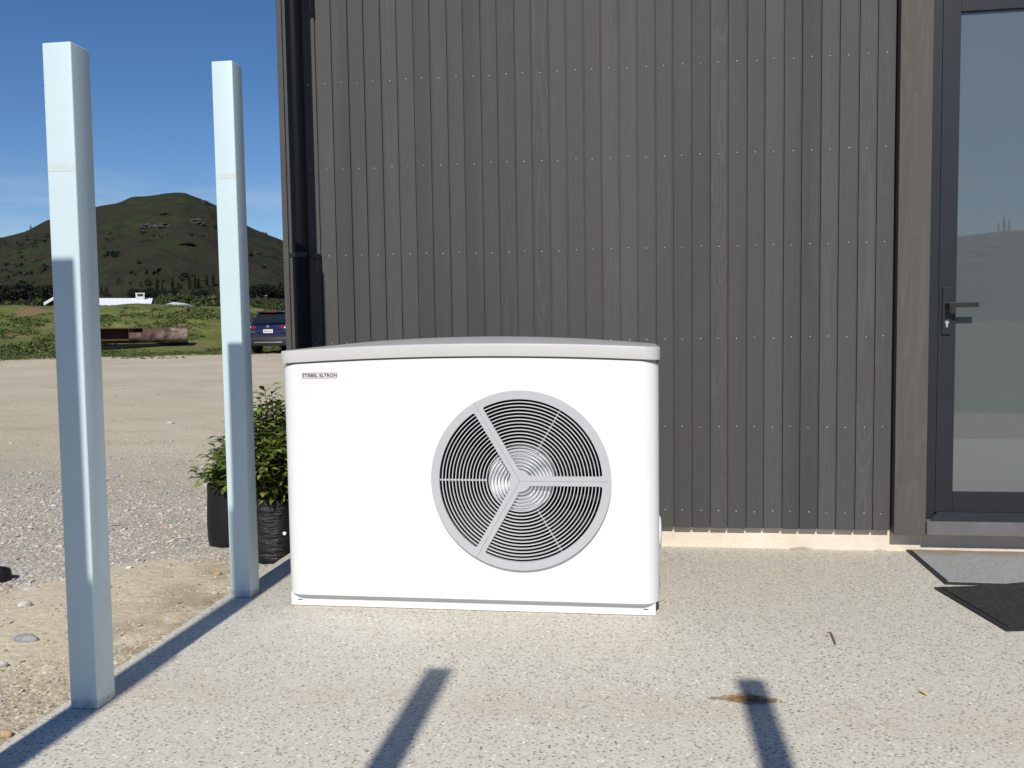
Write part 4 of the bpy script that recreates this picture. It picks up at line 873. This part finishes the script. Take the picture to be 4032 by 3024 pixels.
for u, vb, vt, w, l in ((583, 1130, 1106, 1.2, 'rounded dark tree, right one of two above the white roof'), (708, 1139, 1121, 1.2, 'low rounded tree between the lone poplar and the pair'), (452, 1016, 1000, 1.6, 'dark bush high on the bare hill slope right of the nearer post'), (517, 1081, 1067, 1.2, 'dark bush on the mid slope above the white roof'), (548, 1041, 1031, 1.9, 'flat dark bush on the mid slope'), (573, 1081, 1073, 1.5, 'small flat bush on the mid slope'), (728, 1094, 1078, 2.4, 'spreading dark thicket above the pair of poplars'), (1040, 1060, 1050, 2.0, 'bush on the green slope between farther post and building')):
    htree('hill_tree', l, 'round', u, vb, vt, w)
ORD = 'first second third fourth fifth sixth seventh eighth ninth tenth eleventh twelfth thirteenth fourteenth'.split()
for k, u in enumerate(range(512, 706, 14)):
    htree('hedge_tree', ORD[k] + ' dark tree from the left in the close row behind the white roof', 'bush', u + random.uniform(-4, 4), 1170 + random.uniform(-2, 2), 1146 + random.uniform(-6, 5), 1.1)
for u in range(10, 212, 17):
    htree('scrub_tree', 'dark scrubby tree massed at the hill foot left of the nearer post', 'bush', u + random.uniform(-6, 6), 1188 + random.uniform(-8, 6), 1140 + random.uniform(-22, 18), 1.1, group='scrub at the hill foot')
for k, u in enumerate((760, 775, 790, 803, 815)): htree('hedge_tree', ORD[k] + ' dark tree from the left in the short row beside the farther post', 'bush', u, 1166, 1148 + random.uniform(-4, 4), 1.1)
for u in range(985, 1135, 11): htree('forest_tree', 'dark tree in the forest strip between farther post and building', 'bush' if u % 2 else 'conifer', u + random.uniform(-3, 3), 1172 + random.uniform(-5, 3), 1128 + random.uniform(-10, 12), 1.2, group='forest strip at the hill foot')
# pale green willows and scrub between the bank and the hill
for u, vb, vt, w, r, l in ((640, 1200, 1163, .9, 150, 'green tree just right of the white roof'), (668, 1202, 1158, .9, 150, 'green willow, second right of the white roof'), (690, 1200, 1168, .9, 130, 'low green tree midway between the posts'), (714, 1203, 1157, .9, 150, 'full green willow midway between the posts'), (745, 1203, 1165, 1.0, 140, 'green tree left of the yellow green one'), (775, 1205, 1172, 1.0, 150, 'lower green tree nearing the farther post'), (800, 1210, 1168, .9, 120, 'dark green tree beside the farther post'), (838, 1212, 1160, .8, 115, 'yellow green tree touching the left face of the farther post'),
                        (148, 1200, 1176, .8, 110, 'sparse pale green tree above the bank left of the nearer post'), (80, 1201, 1182, .9, 110, 'low pale green tree at far left above the bank'), (30, 1202, 1186, 1.0, 110, 'low pale green shrub at the left edge above the bank'), (1016, 1215, 1170, .7, 170, 'dark tree in front of the far houses right of the farther post'), (1000, 1215, 1195, 1.2, 120, 'low green bush right of the farther post'), (1060, 1214, 1196, 1.2, 120, 'low bush on the brown field behind the car'), (1100, 1213, 1185, .8, 120, 'green bush at the building edge above the car roof')):
    d = ray(u, vb); h_ = math.hypot(d.x, d.y); top = CAMZ + ray(u, vt).z / math.hypot(ray(u, vt).x, ray(u, vt).y) * r; gz_ = .6
    tree('willow_tree', l, 'round', (d.x / h_ * r, d.y / h_ * r, gz_), top - gz_, w * .75, True, 'green trees behind the bank')
def far_house(label, u0, u1, vt, vb):
    x0_, y0_, z0_ = on_hill((u0 + u1) / 2, vb); r = math.hypot(x0_, y0_); w = (u1 - u0) / 3400 * r * .95; h = (vb - vt) / 3400 * r
    T = thing('far_house', label, 'house', (x0_, y0_, z0_ - .1), -math.atan2(x0_, y0_), 'far houses at the hill foot')
    bm = bmesh.new(); box(bm, -w / 2, w / 2, -3, 3, -1, h * .55); obj('wall', bm, M['house_dark'], T)
    bm = bmesh.new(); loft(bm, [[Vector((s * w * .54, -3.6, h * .5)), Vector((s * w * .46, 0, h)), Vector((s * w * .54, 3.6, h * .5))] for s in (-1, 1)]); obj('roof', bm, M['grey_roof'], T)
far_house('long grey roofed far house right of the farther post', 984, 1009, 1163, 1172); far_house('far house with stepped grey roofs, nearer the building edge', 1026, 1052, 1161, 1173)
for u, el, r, h in ((158.40, 5.09, 300, 3.0), (158.13, 5.06, 300, 4.9), (157.86, 5.03, 300, 3.6)):     # poplars behind the viewer that the door glass mirrors
    r = R1; p = polar(u, r); h = h * r / 300 * .95
    tree('poplar_tree', {158.40: 'small poplar mirrored in the door glass, left one', 158.13: 'tall poplar mirrored in the door glass, middle one', 157.86: 'poplar mirrored in the door glass, right one'}[u], Pz, (p.x, p.y, hill_z(u, r) - 1), h, 1.0)
# rock outcrops on the hill face
def outcrop(label, u, v, w, hh, mat='outcrop'):
    x, y, z = on_hill(u, v); r = math.hypot(x, y); s = r / 3400
    bm = bmesh.new(); bmesh.ops.create_icosphere(bm, subdivisions=4, radius=1.0); sd_ = random.uniform(0, 90)
    for q in bm.verts:
        k = 1 + .55 * mn.noise(q.co * 2.3 + Vector((sd_, 0, 0))) + .35 * mn.noise(q.co * 6 + Vector((0, sd_, 0))); q.co = Vector((q.co.x * w * s / 2 * k, q.co.y * 5 * k, q.co.z * hh * s / 2 * k))
    o = obj('rock_outcrop', bm, M[mat]); o.location = (x, y, z); o.rotation_euler = (0, 0, -math.atan2(x, y)); tag(o, label, 'rock', 'rock outcrops on the hill')
for u, v, w, hh, l in ((578, 893, 42, 20, 'grey crag on the upper hill slope, left one of the pair'), (640, 892, 52, 22, 'paler broad crag in the middle of the upper slope'), (560, 915, 26, 14, 'small ledge below the left crag'), (772, 880, 60, 26, 'dark crag on the upper slope near the farther post'), (800, 800, 34, 18, 'broken rock band on the skyline right of the summit'), (648, 843, 30, 9, 'thin rock ledge just below the summit'), (740, 966, 46, 9, 'thin broken ledge low across the slope'), (1008, 1000, 34, 10, 'rock ledge on the green slope beside the building'), (1036, 922, 30, 12, 'rock band on the skyline by the building')):
    outcrop(l, u, v, w, hh)
for az, el, w, l in ((160.2, 4.4, 16, 'pale rock rib low on the hill mirrored in the door glass'), (158.9, 3.9, 18, 'pale rock rib, middle of the hill mirrored in the door'), (158.2, 4.2, 20, 'pale rock rib high on the hill mirrored in the door'), (159.3, 3.3, 12, 'lowest pale rock rib mirrored in the door')):
    r = 950; 
    for rr_ in np.linspace(R0 + 20, R1, 200):
        if (hill_z(az, rr_) - CAMZ) / rr_ >= math.tan(rad(el)): r = rr_; break
    p = polar(az, r); bm = bmesh.new(); bmesh.ops.create_icosphere(bm, subdivisions=3, radius=1.0); sd_ = random.uniform(0, 90)
    for q in bm.verts:
        k = 1 + .6 * mn.noise(q.co * 2.3 + Vector((sd_, 0, 0))); q.co = Vector((q.co.x * w * k, q.co.y * 4 * k, q.co.z * 2.2 * k + q.co.x * w * .3))
    o = obj('rock_outcrop', bm, M['pale_outcrop']); o.location = (p.x, p.y, hill_z(az, r)); o.rotation_euler = (0, 0, -math.atan2(p.x, p.y)); tag(o, l, 'rock', 'rock outcrops on the hill')
# uncounted growth: scrub over the hill face, weeds and grass over the bank
def clumps(name, P, size, mat, per, flat=.7):
    n = len(P); g = rng; c = np.repeat(P, per, 0) + g.normal(0, 1, (n * per, 3)) * np.repeat(size, per)[:, None] * np.array([.5, .5, .28]) + np.repeat(size, per)[:, None] * np.array([0, 0, .25])
    s = np.repeat(size, per)[:, None] * g.uniform(.25, .5, (n * per, 1)); a = g.normal(size=(n * per, 3)); a /= np.linalg.norm(a, axis=1)[:, None]; b = np.cross(a, g.normal(size=(n * per, 3))); b /= np.linalg.norm(b, axis=1)[:, None]
    V = np.stack([c + a * s, c + b * s * flat, c - a * s, c - b * s * flat], 1).reshape(-1, 3)
    o = link(name, np_mesh(name, V, np.arange(4 * n * per).reshape(-1, 4), 4), mat); o['kind'] = 'stuff'; return o
P = []
for _ in range(5200):
    az = random.uniform(-42, -17); r = random.uniform(R0 + 40, R1 - 5); x, y = r * math.sin(rad(az)), r * math.cos(rad(az)); nzv = mn.noise(Vector((x * .012, y * .012, 3)))
    lim = .14 + (.22 if r < 760 and az > -34.5 else 0) + .40 * (r - R0) / (R1 - R0) - (.42 if az < -34 else 0)
    if r > R1 - 90 and random.random() < .8: continue
    if nzv + random.uniform(-.25, .25) > lim: P.append((x, y, hill_z(az, r)))
P = np.array(P); clumps('hillside_scrub', P, np.clip(rng.lognormal(.75, .45, len(P)), .9, 6), M['hill_shrub'], 9)
P = []
while len(P) < 10500:
    az = random.uniform(-42, -19); r = random.uniform(34.5, 58); x, y = r * math.sin(rad(az)), r * math.cos(rad(az)); nzv = mn.noise(Vector((x * .4, y * .4, 8))) + .5 * mn.noise(Vector((x * 1.3, y * 1.3, 2)))
    if -35.2 < az < -27.8 and 38.5 < r < 41.2: continue
    if nzv + random.uniform(-.2, .2) > (.08 if 38 < r < 47 else .3): P.append((x, y, ground_z(x, y)))
P = np.array(P); sz = np.where(np.hypot(P[:, 0], P[:, 1]) < 48, rng.uniform(.05, .14, len(P)), rng.uniform(.03, .07, len(P))); sz = np.where(np.hypot(P[:, 0], P[:, 1]) < 38, sz * .5, sz)
clumps('bank_weeds', P, sz, M['weed_leaf'], 8)
P = []
while len(P) < 2600:
    az = random.uniform(-42, -19); r = random.uniform(30.5, 37); x, y = r * math.sin(rad(az)), r * math.cos(rad(az)); nzv = mn.noise(Vector((x * .5, y * .5, 1)))
    if nzv + (r - 33.2) * .25 + random.uniform(-.3, .3) > .1: P.append((x, y, ground_z(x, y)))
P = np.array(P); clumps('verge_grass', P, rng.uniform(.03, .09, len(P)), M['weed_leaf'], 7)
